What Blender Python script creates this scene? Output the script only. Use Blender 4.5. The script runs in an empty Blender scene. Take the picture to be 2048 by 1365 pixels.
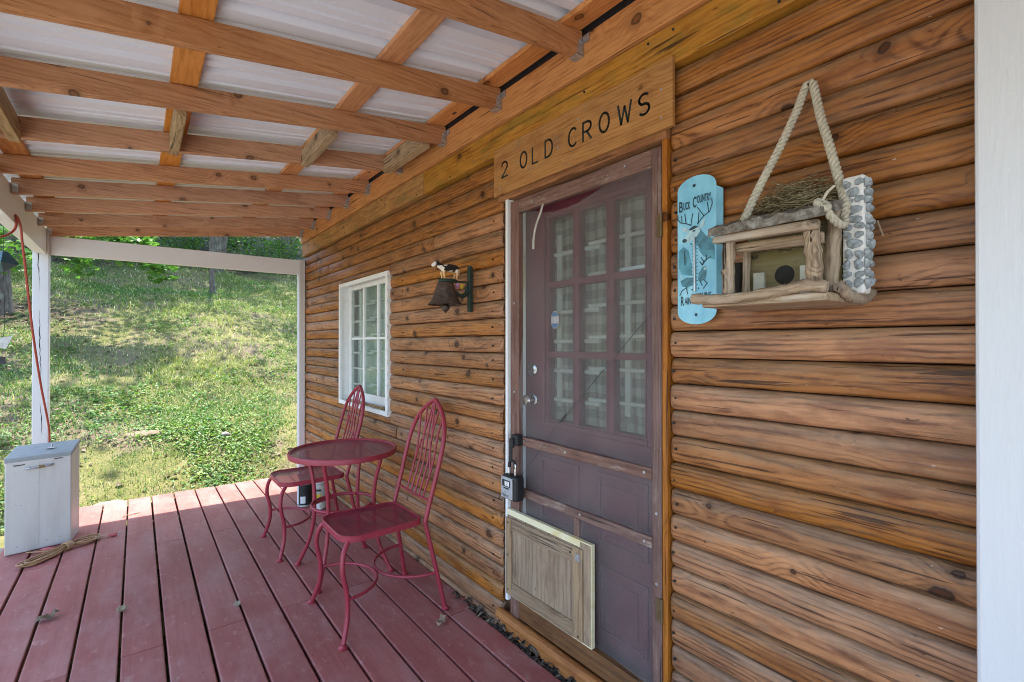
import bpy, math, random
import numpy as np
from mathutils import Vector

random.seed(7)
rng = np.random.default_rng(7)
R = math.radians
scene = bpy.context.scene
col = scene.collection

# ------------------------------------------------------------------ camera
cam_d = bpy.data.cameras.new('camera')
cam = bpy.data.objects.new('camera', cam_d)
col.objects.link(cam)
cam.location = (0, 0, 1.32)
YAW = math.atan(750 / 970.0)
cam.rotation_euler = (R(90) + math.atan(4.5 / 970), 0, -YAW)
cam_d.sensor_width = 36
cam_d.lens = 36 * 970 / 2048
cam_d.clip_start = 0.02
cam_d.clip_end = 1500
scene.camera = cam

# ------------------------------------------------------------------ light
SUN_EL, SUN_AZ = R(71), R(9)          # azimuth from +Y, positive towards +X
world = bpy.data.worlds.new('World')
scene.world = world
world.use_nodes = True
wn = world.node_tree
wn.nodes.clear()
sky = wn.nodes.new('ShaderNodeTexSky')
sky.sky_type = 'NISHITA'
sky.sun_disc = False
sky.sun_elevation = SUN_EL
sky.sun_rotation = SUN_AZ
sky.air_density = 1.0
sky.dust_density = 1.2
sky.ozone_density = 1.0
bg = wn.nodes.new('ShaderNodeBackground')
bg.inputs[1].default_value = 0.15
wo = wn.nodes.new('ShaderNodeOutputWorld')
wn.links.new(sky.outputs[0], bg.inputs[0])
wn.links.new(bg.outputs[0], wo.inputs[0])

sun_d = bpy.data.lights.new('sun', 'SUN')
sun_d.energy = 2.7
sun_d.angle = R(0.6)
sun_d.color = (1.0, 0.94, 0.84)
sun = bpy.data.objects.new('sun', sun_d)
col.objects.link(sun)
sd = Vector((math.sin(SUN_AZ) * math.cos(SUN_EL), math.cos(SUN_AZ) * math.cos(SUN_EL), math.sin(SUN_EL)))
sun.rotation_euler = (-sd).to_track_quat('-Z', 'Y').to_euler()
sun.location = (0, 0, 30)

scene.view_settings.view_transform = 'Standard'
scene.view_settings.look = 'None'
scene.view_settings.gamma = 1.0
scene.view_settings.use_curve_mapping = False
scene.view_settings.exposure = 2.48
scene.cycles.filter_width = 1.0
scene.cycles.max_bounces = 10
scene.cycles.diffuse_bounces = 6
scene.cycles.transparent_max_bounces = 16

# ------------------------------------------------------------------ helpers
WL = {}


def wl(o):
    return WL.get(o.name, Vector((0, 0, 0)))


def tag(o, label=None, cat=None, group=None, kind=None):
    if label: o['label'] = label
    if cat: o['category'] = cat
    if group: o['group'] = group
    if kind: o['kind'] = kind
    return o


def empty(name, loc, label=None, cat=None, group=None):
    o = bpy.data.objects.new(name, None)
    o.empty_display_size = 0.1
    col.objects.link(o)
    o.location = loc
    WL[o.name] = Vector(loc)
    return tag(o, label, cat, group)


def catmull(pts, n=6, closed=False):
    P = [Vector(p) for p in pts]
    out = []
    m = len(P)
    rngi = range(m if closed else m - 1)
    for i in rngi:
        p1, p2 = P[i % m], P[(i + 1) % m]
        p0 = P[(i - 1) % m] if (closed or i > 0) else p1 * 2 - p2
        p3 = P[(i + 2) % m] if (closed or i + 2 < m) else p2 * 2 - p1
        for k in range(n):
            t = k / n
            out.append(0.5 * ((2 * p1) + (-p0 + p2) * t + (2 * p0 - 5 * p1 + 4 * p2 - p3) * t * t + (-p0 + 3 * p1 - 3 * p2 + p3) * t ** 3))
    if not closed:
        out.append(P[-1])
    return out


class MB:
    def __init__(self):
        self.v, self.f = [], []

    def add(self, vs, fs):
        b = len(self.v)
        self.v += [tuple(x) for x in vs]
        self.f += [tuple(b + i for i in q) for q in fs]
        return self

    def box(self, x0, x1, y0, y1, z0, z1):
        vs = [(x0, y0, z0), (x1, y0, z0), (x1, y1, z0), (x0, y1, z0), (x0, y0, z1), (x1, y0, z1), (x1, y1, z1), (x0, y1, z1)]
        return self.add(vs, [(0, 3, 2, 1), (4, 5, 6, 7), (0, 1, 5, 4), (1, 2, 6, 5), (2, 3, 7, 6), (3, 0, 4, 7)])

    def hexa(self, vs):
        return self.add(vs, [(0, 3, 2, 1), (4, 5, 6, 7), (0, 1, 5, 4), (1, 2, 6, 5), (2, 3, 7, 6), (3, 0, 4, 7)])

    def tube(self, pts, r, n=8, closed=False, cap=True):
        P = [Vector(p) for p in pts]
        m = len(P)
        rr = r if isinstance(r, (list, tuple)) else [r] * m
        ref = None
        rings = []
        for i in range(m):
            if closed:
                t = P[(i + 1) % m] - P[i - 1]
            else:
                t = P[min(i + 1, m - 1)] - P[max(i - 1, 0)]
            t = t.normalized() if t.length > 1e-9 else Vector((0, 0, 1))
            if ref is None:
                ref = Vector((0, 0, 1)) if abs(t.z) < 0.9 else Vector((1, 0, 0))
            ref = (ref - t * ref.dot(t))
            ref = ref.normalized() if ref.length > 1e-6 else t.orthogonal().normalized()
            b = t.cross(ref)
            rings.append([P[i] + (ref * math.cos(2 * math.pi * k / n) + b * math.sin(2 * math.pi * k / n)) * rr[i] for k in range(n)])
        vs = [v for g in rings for v in g]
        fs = []
        for i in range(m if closed else m - 1):
            j = (i + 1) % m
            for k in range(n):
                l = (k + 1) % n
                fs.append((i * n + k, i * n + l, j * n + l, j * n + k))
        if cap and not closed:
            fs.append(tuple(reversed(range(n))))
            fs.append(tuple((m - 1) * n + k for k in range(n)))
        return self.add(vs, fs)

    def lathe(self, prof, c=(0, 0, 0), n=24, axis='Z'):
        vs, fs = [], []
        for r, h in prof:
            for k in range(n):
                a = 2 * math.pi * k / n
                p = (r * math.cos(a), r * math.sin(a), h)
                if axis == 'X': p = (h, p[0], p[1])
                if axis == 'Y': p = (p[1], h, p[0])
                vs.append((c[0] + p[0], c[1] + p[1], c[2] + p[2]))
        m = len(prof)
        for i in range(m - 1):
            for k in range(n):
                l = (k + 1) % n
                fs.append((i * n + k, i * n + l, (i + 1) * n + l, (i + 1) * n + k))
        fs.append(tuple(reversed(range(n))))
        fs.append(tuple((m - 1) * n + k for k in range(n)))
        return self.add(vs, fs)

    def prism(self, poly, x0, x1):
        """poly of (y,z) extruded along X"""
        n = len(poly)
        vs = [(x0, p[0], p[1]) for p in poly] + [(x1, p[0], p[1]) for p in poly]
        fs = [tuple(range(n)), tuple(reversed(range(n, 2 * n)))]
        for i in range(n):
            j = (i + 1) % n
            fs.append((i, i + n, j + n, j))
        return self.add(vs, fs)

    def strip(self, pts, w, x0, x1):
        """stroke with round joints in the YZ plane, extruded along X"""
        for a, b in zip(pts[:-1], pts[1:]):
            a2, b2 = Vector(a), Vector(b)
            d = (b2 - a2)
            if d.length < 1e-6: continue
            d.normalize()
            n = Vector((-d.y, d.x)) * w / 2
            e = d * w * 0.3
            self.prism([a2 - e + n, a2 - e - n, b2 + e - n, b2 + e + n], x0, x1)
        return self

    def build(self, name, mat, parent=None, smooth=False, bevel=0, center=True, loc=None):
        me = bpy.data.meshes.new(name)
        V = np.array(self.v, dtype=np.float64)
        c = (V.min(0) + V.max(0)) / 2 if center else np.zeros(3)
        if loc is not None: c = np.array(loc, dtype=float)
        me.from_pydata([tuple(p) for p in (V - c)], [], self.f)
        me.validate()
        if mat: me.materials.append(mat)
        if smooth:
            me.polygons.foreach_set('use_smooth', [True] * len(me.polygons))
        o = bpy.data.objects.new(name, me)
        col.objects.link(o)
        WL[o.name] = Vector(c)
        if parent:
            o.parent = parent
            o.location = Vector(c) - wl(parent)
        else:
            o.location = c
        if bevel:
            b = o.modifiers.new('bevel', 'BEVEL')
            b.width = bevel
            b.segments = 2
            b.limit_method = 'ANGLE'
            b.angle_limit = R(40)
        if smooth:
            try:
                me.set_sharp_from_angle(angle=R(42))
            except Exception:
                pass
        return o


def copy_tree(o, dv, parent=None):
    c = o.copy()
    col.objects.link(c)
    if parent is None:
        c.location = o.location + Vector(dv)
    c.parent = parent
    WL[c.name] = wl(o) + Vector(dv)
    for ch in list(o.children):
        copy_tree(ch, dv, c)
    return c


# ------------------------------------------------------------------ material helpers
class NT:
    def __init__(self, name):
        self.m = bpy.data.materials.new(name)
        self.m.use_nodes = True
        self.t = self.m.node_tree
        self.t.nodes.clear()
        self.out = self.t.nodes.new('ShaderNodeOutputMaterial')
        self.b = self.t.nodes.new('ShaderNodeBsdfPrincipled')
        self.t.links.new(self.b.outputs[0], self.out.inputs[0])

    def new(self, ty, **kw):
        n = self.t.nodes.new(ty)
        for k, v in kw.items(): setattr(n, k, v)
        return n

    def set(self, sock, v):
        if hasattr(v, 'is_output') or isinstance(v, bpy.types.NodeSocket):
            self.t.links.new(v, sock)
        else:
            sock.default_value = v

    def math(self, op, a, b=0.0, c=0.0, clamp=False):
        n = self.new('ShaderNodeMath', operation=op, use_clamp=clamp)
        self.set(n.inputs[0], a); self.set(n.inputs[1], b); self.set(n.inputs[2], c)
        return n.outputs[0]

    def vmath(self, op, a, b=(0, 0, 0)):
        n = self.new('ShaderNodeVectorMath', operation=op)
        self.set(n.inputs[0], a); self.set(n.inputs[1], b)
        return n.outputs['Value'] if op in ('LENGTH', 'DOT_PRODUCT', 'DISTANCE') else n.outputs[0]

    def noise(self, vec, scale, detail=4, rough=0.55, dist=0.0):
        n = self.new('ShaderNodeTexNoise')
        self.set(n.inputs['Vector'], vec)
        n.inputs['Scale'].default_value = scale
        n.inputs['Detail'].default_value = detail
        n.inputs['Roughness'].default_value = rough
        n.inputs['Distortion'].default_value = dist
        return n.outputs['Fac']

    def voro(self, vec, scale, feature='F1', rand=1.0):
        n = self.new('ShaderNodeTexVoronoi', feature=feature)
        self.set(n.inputs['Vector'], vec)
        n.inputs['Scale'].default_value = scale
        n.inputs['Randomness'].default_value = rand
        return n

    def mrange(self, v, a, b, c=0.0, d=1.0, smooth=True):
        n = self.new('ShaderNodeMapRange', interpolation_type='SMOOTHSTEP' if smooth else 'LINEAR')
        self.set(n.inputs[0], v)
        for i, x in enumerate((a, b, c, d)): n.inputs[i + 1].default_value = x
        return n.outputs[0]

    def ramp(self, v, stops):
        n = self.new('ShaderNodeValToRGB')
        e = n.color_ramp.elements
        while len(e) < len(stops): e.new(0.5)
        for i, (p, c) in enumerate(stops):
            e[i].position = p
            e[i].color = (*c, 1)
        self.set(n.inputs[0], v)
        return n.outputs[0]

    def mix(self, fac, a, b, mode='MIX'):
        n = self.new('ShaderNodeMix', data_type='RGBA', blend_type=mode)
        self.set(n.inputs[0], fac)
        for s, x in ((n.inputs[6], a), (n.inputs[7], b)):
            self.set(s, (*x, 1) if isinstance(x, tuple) and len(x) == 3 else x)
        return n.outputs[2]

    def bump(self, h, strength=0.3, dist=0.002):
        n = self.new('ShaderNodeBump')
        n.inputs['Strength'].default_value = strength
        n.inputs['Distance'].default_value = dist
        self.set(n.inputs['Height'], h)
        self.t.links.new(n.outputs[0], self.b.inputs['Normal'])

    def obj(self):
        return self.new('ShaderNodeTexCoord').outputs['Object']

    def rand(self):
        return self.new('ShaderNodeObjectInfo').outputs['Random']

    def scaled(self, vec, s):
        return self.vmath('MULTIPLY', vec, s)

    def base(self, c, rough=0.6, metal=0.0, spec=None):
        self.set(self.b.inputs['Base Color'], (*c, 1) if isinstance(c, tuple) else c)
        self.set(self.b.inputs['Roughness'], rough)
        self.set(self.b.inputs['Metallic'], metal)
        if spec is not None: self.b.inputs['Specular IOR Level'].default_value = spec
        return self.m


def wood(name, axis, light, dark, grey=None, greyamt=0.0, rough=0.62, ring=55.0, knots=0.55, var=0.16, bump=0.35, green=0.0, spec=0.35, dax='X', top_grey=0.0, rw=0.30, cr=0.8, blotch=0.5, ks=6.5):
    """sawn or peeled timber; axis = grain direction, dax = direction the knots run through"""
    n = NT(name)
    ob = n.obj()
    rnd = n.rand()
    off = n.new('ShaderNodeCombineXYZ')
    n.set(off.inputs[0], n.math('MULTIPLY', rnd, 17.3))
    n.set(off.inputs[1], n.math('MULTIPLY', rnd, 41.7))
    n.set(off.inputs[2], n.math('MULTIPLY', rnd, 9.1))
    p = n.vmath('ADD', ob, off.outputs[0])
    ai, di = 'XYZ'.index(axis), 'XYZ'.index(dax)
    if ai == di: di = (ai + 1) % 3

    def sc(along, across, depth=None):
        s = [across] * 3
        if depth is not None: s[di] = depth
        s[ai] = along
        return n.scaled(p, tuple(s))
    # knots: short branches running through the depth of the piece
    warpv = n.new('ShaderNodeTexNoise')
    n.set(warpv.inputs['Vector'], p)
    warpv.inputs['Scale'].default_value = 30.0
    warpv.inputs['Detail'].default_value = 3
    jit = n.vmath('SCALE', n.vmath('SUBTRACT', warpv.outputs['Color'], (0.5, 0.5, 0.5)))
    jit.node.inputs['Scale'].default_value = 0.09
    ci = 3 - ai - di
    sep = n.new('ShaderNodeSeparateXYZ')
    n.t.links.new(n.vmath('ADD', sc(ks * 0.8, ks), jit), sep.inputs[0])
    kvec = n.new('ShaderNodeCombineXYZ')
    n.t.links.new(sep.outputs[ai], kvec.inputs[0])
    n.t.links.new(sep.outputs[ci], kvec.inputs[1])
    kv = n.voro(kvec.outputs[0], 1.0)
    kv.voronoi_dimensions = '2D'
    kd = kv.outputs['Distance']
    kc = n.new('ShaderNodeSeparateColor')
    n.t.links.new(kv.outputs['Color'], kc.inputs[0])
    sel = n.mrange(kc.outputs[0], 1 - knots - 0.02, 1 - knots + 0.02)
    size = n.math('MULTIPLY_ADD', kc.outputs[1], 0.085, 0.035)
    kn = n.math('DIVIDE', kd, size)
    knot = n.math('MULTIPLY', n.mrange(kn, 0.85, 1.15, 1.0, 0.0), sel)
    core = n.math('MULTIPLY', n.mrange(kn, 0.35, 0.8, 1.0, 0.0), sel)
    halo = n.math('MULTIPLY', n.mrange(kn, 0.9, 2.8, 1.0, 0.0), sel)
    swirl = n.math('MULTIPLY', n.mrange(kd, 0.04, 0.5, 1.0, 0.0), sel)
    # rings around a wandering pith
    fs = [1.0] * 3
    fs[ai] = 0.0
    flat = n.scaled(ob, tuple(fs))
    pith = n.new('ShaderNodeCombineXYZ')
    for i in range(3):
        n.set(pith.inputs[i], n.math('MULTIPLY_ADD', n.math('FRACT', n.math('MULTIPLY', rnd, 37.0 + 13 * i)), 0.16, -0.08))
    warp = n.noise(sc(2.2, 9.0), 1.0, 4, 0.55)
    rad = n.vmath('LENGTH', n.vmath('SUBTRACT', flat, n.scaled(pith.outputs[0], tuple(fs))))
    r = n.math('ADD', n.math('MULTIPLY', rad, ring * 9.0), n.math('ADD', n.math('MULTIPLY', warp, 22.0), n.math('MULTIPLY', swirl, 13.0)))
    rings = n.math('POWER', n.math('MULTIPLY_ADD', n.math('SINE', r), 0.5, 0.5), 2.2)
    fib = n.noise(sc(6.0, 170.0), 1.0, 5, 0.65)
    fib2 = n.noise(sc(5.5, 62.0), 1.0, 5, 0.7)
    streak = n.noise(sc(3.0, 15.0), 1.0, 6, 0.7)
    t = n.math('ADD', n.math('MULTIPLY', rings, rw), n.math('ADD', n.math('MULTIPLY', n.mrange(fib, 0.36, 0.64), 0.20), n.math('ADD', n.math('MULTIPLY', n.mrange(fib2, 0.38, 0.64), 0.36), n.math('MULTIPLY', n.mrange(streak, 0.34, 0.68), 0.27))))
    mid = tuple((a * 0.62 + b * 0.38) for a, b in zip(light, dark))
    c = n.ramp(t, [(0.12, light), (0.55, mid), (1.0, dark)])
    # reddish and pale blotches of old stain
    bl = n.noise(sc(4.5, 9.0), 1.0, 6, 0.68)
    c = n.mix(n.mrange(bl, 0.52, 0.66, 0.0, blotch), c, tuple(x * k for x, k in zip(mid, (0.62, 0.50, 0.48))))
    c = n.mix(n.mrange(bl, 0.48, 0.34, 0.0, blotch * 0.6), c, tuple(min(1, x * k) for x, k in zip(light, (1.12, 1.2, 1.35))))
    if grey:
        wear = n.noise(sc(6.0, 16.0), 1.0, 7, 0.75)
        g = n.mrange(wear, 0.60 - greyamt * 0.4, 0.74 - greyamt * 0.25, 0.0, min(1.0, 0.4 + greyamt))
        if top_grey:
            sx = n.new('ShaderNodeSeparateXYZ')
            n.t.links.new(ob, sx.inputs[0])
            tg = n.mrange(n.math('ADD', sx.outputs[2], n.math('MULTIPLY_ADD', wear, 0.10, -0.05)), 0.0, 0.034, 0.0, top_grey)
            g = n.math('MAXIMUM', g, tg)
        c = n.mix(g, c, n.mix(n.mrange(fib2, 0.35, 0.65), grey, tuple(x * 0.5 for x in grey)))
    if green:
        gm = n.mrange(n.noise(sc(4.0, 12.0), 1.0, 5, 0.65), 0.5, 0.66, 0.0, green)
        c = n.mix(gm, c, (0.16, 0.13, 0.03))
    c = n.mix(n.math('MULTIPLY', halo, 0.45), c, tuple(x * 0.6 for x in dark))
    c = n.mix(n.math('MULTIPLY', knot, 0.85), c, tuple(x * 0.20 for x in dark))
    c = n.mix(n.math('MULTIPLY', core, 0.7), c, tuple(x * 0.75 for x in dark))
    # drying checks, dark flecks, pale scuffs
    crack = n.mrange(n.noise(sc(2.6, 105.0), 1.0, 2, 0.5), 0.66, 0.69, 0.0, cr)
    c = n.mix(crack, c, tuple(x * 0.16 for x in dark))
    fleck = n.mrange(n.noise(sc(28.0, 70.0), 1.0, 3, 0.6), 0.70, 0.74, 0.0, 0.7)
    c = n.mix(fleck, c, tuple(x * 0.25 for x in dark))
    pale = n.mrange(n.noise(sc(40.0, 90.0), 1.3, 2, 0.5), 0.755, 0.775, 0.0, 0.55)
    c = n.mix(pale, c, (0.55, 0.50, 0.42))
    hs = n.new('ShaderNodeHueSaturation')
    n.t.links.new(c, hs.inputs['Color'])
    n.set(hs.inputs['Value'], n.math('MULTIPLY_ADD', n.math('FRACT', n.math('MULTIPLY', rnd, 91.7)), 2 * var, 1 - var))
    n.set(hs.inputs['Saturation'], n.math('MULTIPLY_ADD', n.math('FRACT', n.math('MULTIPLY', rnd, 57.3)), 0.24, 0.88))
    n.bump(n.math('ADD', n.math('MULTIPLY', fib2, 0.8), n.math('ADD', n.math('MULTIPLY', rings, 0.25), n.math('ADD', n.math('MULTIPLY', crack, -1.6), n.math('MULTIPLY', knot, 0.8)))), bump, 0.0025)
    return n.base(hs.outputs[0], n.math('MULTIPLY_ADD', fib2, 0.25, rough - 0.12), spec=spec)


def paint(name, c, dirt, amt=0.35, rough=0.5, scale=6.0, streak_axis=None, chip=None, bump=0.15):
    n = NT(name)
    ob = n.obj()
    rnd = n.rand()
    p = n.vmath('ADD', ob, n.vmath('MULTIPLY', (3.1, 5.7, 7.7), n.new('ShaderNodeCombineXYZ').outputs[0]))
    cb = n.new('ShaderNodeCombineXYZ')
    for i in range(3): n.set(cb.inputs[i], n.math('MULTIPLY', rnd, 11.0 + i * 7))
    p = n.vmath('ADD', ob, cb.outputs[0])
    s = [1.0] * 3
    if streak_axis: s['XYZ'.index(streak_axis)] = 0.14
    q = n.scaled(p, tuple(s))
    a = n.noise(q, scale, 6, 0.65)
    f = n.noise(q, scale * 22, 3, 0.6)
    fac = n.math('MULTIPLY', n.mrange(a, 0.45, 0.8), amt)
    cc = n.mix(fac, c, dirt)
    cc = n.mix(n.mrange(f, 0.6, 0.8, 0, amt * 0.6), cc, dirt)
    if chip:
        ch = n.mrange(n.noise(p, scale * 7, 3, 0.7), 0.7, 0.72)
        cc = n.mix(n.math('MULTIPLY', ch, 0.9), cc, chip)
    n.bump(n.math('ADD', f, n.math('MULTIPLY', a, 0.5)), bump, 0.0015)
    return n.base(cc, n.math('MULTIPLY_ADD', a, 0.3, rough - 0.15), spec=0.4)


def plain(name, c, rough=0.5, metal=0.0, var=0.25, scale=40.0, bump=0.1):
    n = NT(name)
    a = n.noise(n.obj(), scale, 5, 0.6)
    cc = n.mix(n.mrange(a, 0.3, 0.75), c, tuple(x * (1 - var) for x in c))
    n.bump(a, bump, 0.001)
    return n.base(cc, n.math('MULTIPLY_ADD', a, 0.25, rough - 0.12), metal)


M = {}
LOGC = dict(light=(0.41, 0.175, 0.060), dark=(0.11, 0.036, 0.012), grey=(0.25, 0.175, 0.105), greyamt=0.17, var=0.21, knots=0.34, top_grey=0.5, rough=0.52, spec=0.38, rw=0.40, cr=0.75, blotch=0.6, bump=0.7)
M['log'] = wood('log_wood', 'Y', **LOGC)
M['log_x'] = wood('log_wood_side', 'X', dax='Y', **LOGC)
M['ledger'] = wood('ledger_wood', 'Y', (0.56, 0.25, 0.075), (0.32, 0.115, 0.028), var=0.05, knots=0.16, blotch=0.35)
M['fascia'] = wood('fascia_wood', 'Y', (0.46, 0.235, 0.072), (0.20, 0.08, 0.022), grey=(0.24, 0.18, 0.08), greyamt=0.15, green=0.5, var=0.06, knots=0.16)
M['rafter'] = wood('rafter_wood', 'X', (0.54, 0.275, 0.135), (0.33, 0.14, 0.058), dax='Y', var=0.09, knots=0.30, ring=45, bump=0.3, rw=0.32, cr=0.6, blotch=0.4, ks=7.5)
M['purlin'] = wood('purlin_wood', 'Y', (0.66, 0.30, 0.095), (0.42, 0.15, 0.034), dax='Z', var=0.06, knots=0.16, ring=40, bump=0.15, blotch=0.3, cr=0.3)
M['block'] = wood('weathered_block_wood', 'Y', (0.46, 0.32, 0.17), (0.16, 0.09, 0.04), grey=(0.26, 0.23, 0.15), greyamt=0.2, var=0.1)
M['sign'] = wood('sign_wood', 'Y', (0.44, 0.225, 0.078), (0.27, 0.115, 0.035), grey=(0.24, 0.17, 0.11), greyamt=0.14, var=0.02, knots=0.12, ring=60, cr=0.4)
M['trim_orange'] = wood('trim_wood', 'Z', (0.38, 0.155, 0.048), (0.18, 0.06, 0.018), var=0.06, knots=0.1)
M['trim_orange_y'] = wood('trim_wood_flat', 'Y', (0.38, 0.16, 0.05), (0.18, 0.06, 0.018), var=0.06, knots=0.1)
M['frame_z'] = wood('screen_frame_wood', 'Z', (0.20, 0.115, 0.09), (0.085, 0.040, 0.032), grey=(0.36, 0.28, 0.22), greyamt=0.17, var=0.06, knots=0.03)
M['frame_y'] = wood('screen_rail_wood', 'Y', (0.21, 0.115, 0.085), (0.09, 0.042, 0.032), grey=(0.44, 0.35, 0.28), greyamt=0.22, var=0.06, knots=0.03)
M['kick'] = wood('kick_board_wood', 'Y', (0.17, 0.078, 0.03), (0.075, 0.032, 0.013), grey=(0.24, 0.16, 0.09), greyamt=0.12, var=0.04, knots=0.1)
M['pet_z'] = wood('grey_weathered_wood', 'Z', (0.35, 0.245, 0.145), (0.15, 0.095, 0.055), grey=(0.32, 0.265, 0.20), greyamt=0.2, var=0.05, knots=0.12, ring=26, bump=0.4, cr=0.6)
M['pet_y'] = wood('grey_weathered_rail', 'Y', (0.30, 0.215, 0.135), (0.12, 0.08, 0.05), grey=(0.34, 0.29, 0.23), greyamt=0.2, var=0.05, knots=0.1, ring=50, bump=0.5)
M['bird_y'] = wood('driftwood_rail', 'Y', (0.42, 0.315, 0.21), (0.13, 0.085, 0.052), grey=(0.52, 0.47, 0.41), greyamt=0.2, var=0.1, knots=0.3, ring=110, bump=0.8, ks=22, cr=1.0)
M['bird_z'] = wood('driftwood_post', 'Z', (0.42, 0.315, 0.21), (0.13, 0.085, 0.052), grey=(0.52, 0.47, 0.41), greyamt=0.2, var=0.1, knots=0.3, ring=110, bump=0.8, ks=22, cr=1.0)
M['bird_back'] = wood('mossy_board', 'Y', (0.21, 0.165, 0.08), (0.12, 0.09, 0.042), grey=(0.24, 0.22, 0.13), greyamt=0.2, green=0.4, knots=0.3, ks=16)
M['log_end'] = wood('log_end_grain', 'X', (0.22, 0.10, 0.04), (0.07, 0.03, 0.014), grey=(0.16, 0.12, 0.08), greyamt=0.2, ring=160, rw=0.5, knots=0.0)
M['white'] = paint('white_paint', (0.60, 0.605, 0.61), (0.40, 0.385, 0.36), 0.22, 0.5, 5.0, 'Z', bump=0.7)
M['white_y'] = paint('white_paint_beam', (0.75, 0.77, 0.79), (0.46, 0.44, 0.40), 0.2, 0.55, 5.0, 'Y', bump=0.2)
M['white_trim'] = paint('white_trim_paint', (0.76, 0.77, 0.76), (0.34, 0.31, 0.26), 0.25, 0.5, 14.0, None, chip=(0.25, 0.2, 0.15))
M['roof_metal'] = paint('white_roof_metal', (0.78, 0.82, 0.88), (0.5, 0.48, 0.48), 0.1, 0.34, 3.0, 'X', bump=0.03)
M['galv'] = plain('galvanised_steel', (0.52, 0.53, 0.54), 0.42, 0.7, 0.3, 60)
M['black'] = plain('black_rubber', (0.012, 0.012, 0.013), 0.55)
M['dark'] = plain('dark_void', (0.02, 0.016, 0.013), 0.9)
M['red_metal'] = paint('red_painted_steel', (0.29, 0.030, 0.048), (0.15, 0.020, 0.026), 0.55, 0.42, 16.0, chip=(0.36, 0.20, 0.16), bump=0.1)
M['maroon'] = plain('maroon_door_paint', (0.135, 0.026, 0.04), 0.5, 0.0, 0.2, 12)
M['brass'] = plain('aged_brass', (0.42, 0.32, 0.14), 0.35, 0.9)
M['chrome'] = plain('satin_nickel', (0.6, 0.6, 0.6), 0.25, 1.0)
M['rusty_hinge'] = plain('dull_brass_hinge', (0.16, 0.11, 0.055), 0.55, 0.5)
M['nail'] = plain('dark_nail', (0.03, 0.026, 0.024), 0.6, 0.3)
M['green_iron'] = plain('green_iron', (0.022, 0.045, 0.032), 0.5, 0.1, 0.5, 90, 0.3)


def deck_mat():
    n = NT('red_deck_paint')
    ob = n.obj()
    rnd = n.rand()
    cb = n.new('ShaderNodeCombineXYZ')
    for i in range(3): n.set(cb.inputs[i], n.math('MULTIPLY', rnd, 13.0 + i * 17))
    p = n.vmath('ADD', ob, cb.outputs[0])
    big = n.noise(n.scaled(p, (3, 0.7, 3)), 1.6, 5, 0.6)
    c = n.ramp(big, [(0.25, (0.25, 0.070, 0.060)), (0.5, (0.31, 0.094, 0.081)), (0.75, (0.38, 0.15, 0.132))])
    grain = n.noise(n.scaled(p, (90, 4, 90)), 1.0, 4, 0.6)
    c = n.mix(n.mrange(grain, 0.4, 0.7, 0.0, 0.35), c, (0.19, 0.06, 0.055))
    scuff = n.noise(n.scaled(p, (26, 12, 26)), 1.0, 6, 0.75)
    c = n.mix(n.mrange(scuff, 0.55, 0.68, 0.0, 0.6), c, (0.46, 0.25, 0.22))
    dust = n.noise(n.scaled(p, (4, 2.2, 4)), 1.0, 6, 0.7)
    c = n.mix(n.mrange(dust, 0.42, 0.75, 0.0, 0.65), c, (0.36, 0.20, 0.18))
    spots = n.voro(n.scaled(p, (34, 22, 34)), 1.0)
    sc = n.new('ShaderNodeSeparateColor')
    n.t.links.new(spots.outputs['Color'], sc.inputs[0])
    s1 = n.math('MULTIPLY', n.mrange(spots.outputs['Distance'], 0.05, 0.10, 1.0, 0.0), n.math('GREATER_THAN', sc.outputs[0], 0.84))
    s2 = n.math('MULTIPLY', n.mrange(spots.outputs['Distance'], 0.06, 0.12, 1.0, 0.0), n.math('LESS_THAN', sc.outputs[0], 0.08))
    c = n.mix(n.math('MULTIPLY', s1, 0.75), c, (0.5, 0.42, 0.4))
    c = n.mix(n.math('MULTIPLY', s2, 0.8), c, (0.05, 0.02, 0.02))
    n.bump(n.math('ADD', grain, n.math('MULTIPLY', scuff, 0.6)), 0.35, 0.0018)
    return n.base(c, n.math('MULTIPLY_ADD', scuff, 0.3, 0.42), spec=0.35)


M['deck'] = deck_mat()

# ------------------------------------------------------------------ terrain
_NG = rng.random((64, 64))


def vnoise(x, y, s):
    x = np.asarray(x) * s + 100.3
    y = np.asarray(y) * s + 57.7
    xi, yi = np.floor(x).astype(int), np.floor(y).astype(int)
    fx, fy = x - xi, y - yi
    fx, fy = fx * fx * (3 - 2 * fx), fy * fy * (3 - 2 * fy)
    g = lambda a, b: _NG[a % 64, b % 64]
    return (g(xi, yi) * (1 - fx) + g(xi + 1, yi) * fx) * (1 - fy) + (g(xi, yi + 1) * (1 - fx) + g(xi + 1, yi + 1) * fx) * fy


def hz(x, y):
    x, y = np.asarray(x, float), np.asarray(y, float)
    s = y - 5.35
    rise = np.where(s > 0, np.where(s < 70, 0.30 * s, 21.0 + 0.06 * (s - 70)), 0.0)
    near = np.clip(s / 0.8, 0, 1)
    bumps = (vnoise(x, y, 0.55) - 0.5) * 0.24 + (vnoise(x, y, 1.7) - 0.5) * 0.09 + (vnoise(x, y, 5.0) - 0.5) * 0.03
    side = np.where(x < -3, (x + 3) * 0.03, 0.0)
    side = np.maximum(side, -3.0)
    return -0.085 - 0.06 * (1 - near) + rise + bumps * near * np.clip(1 - s / 60, 0.2, 1) + side


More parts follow.
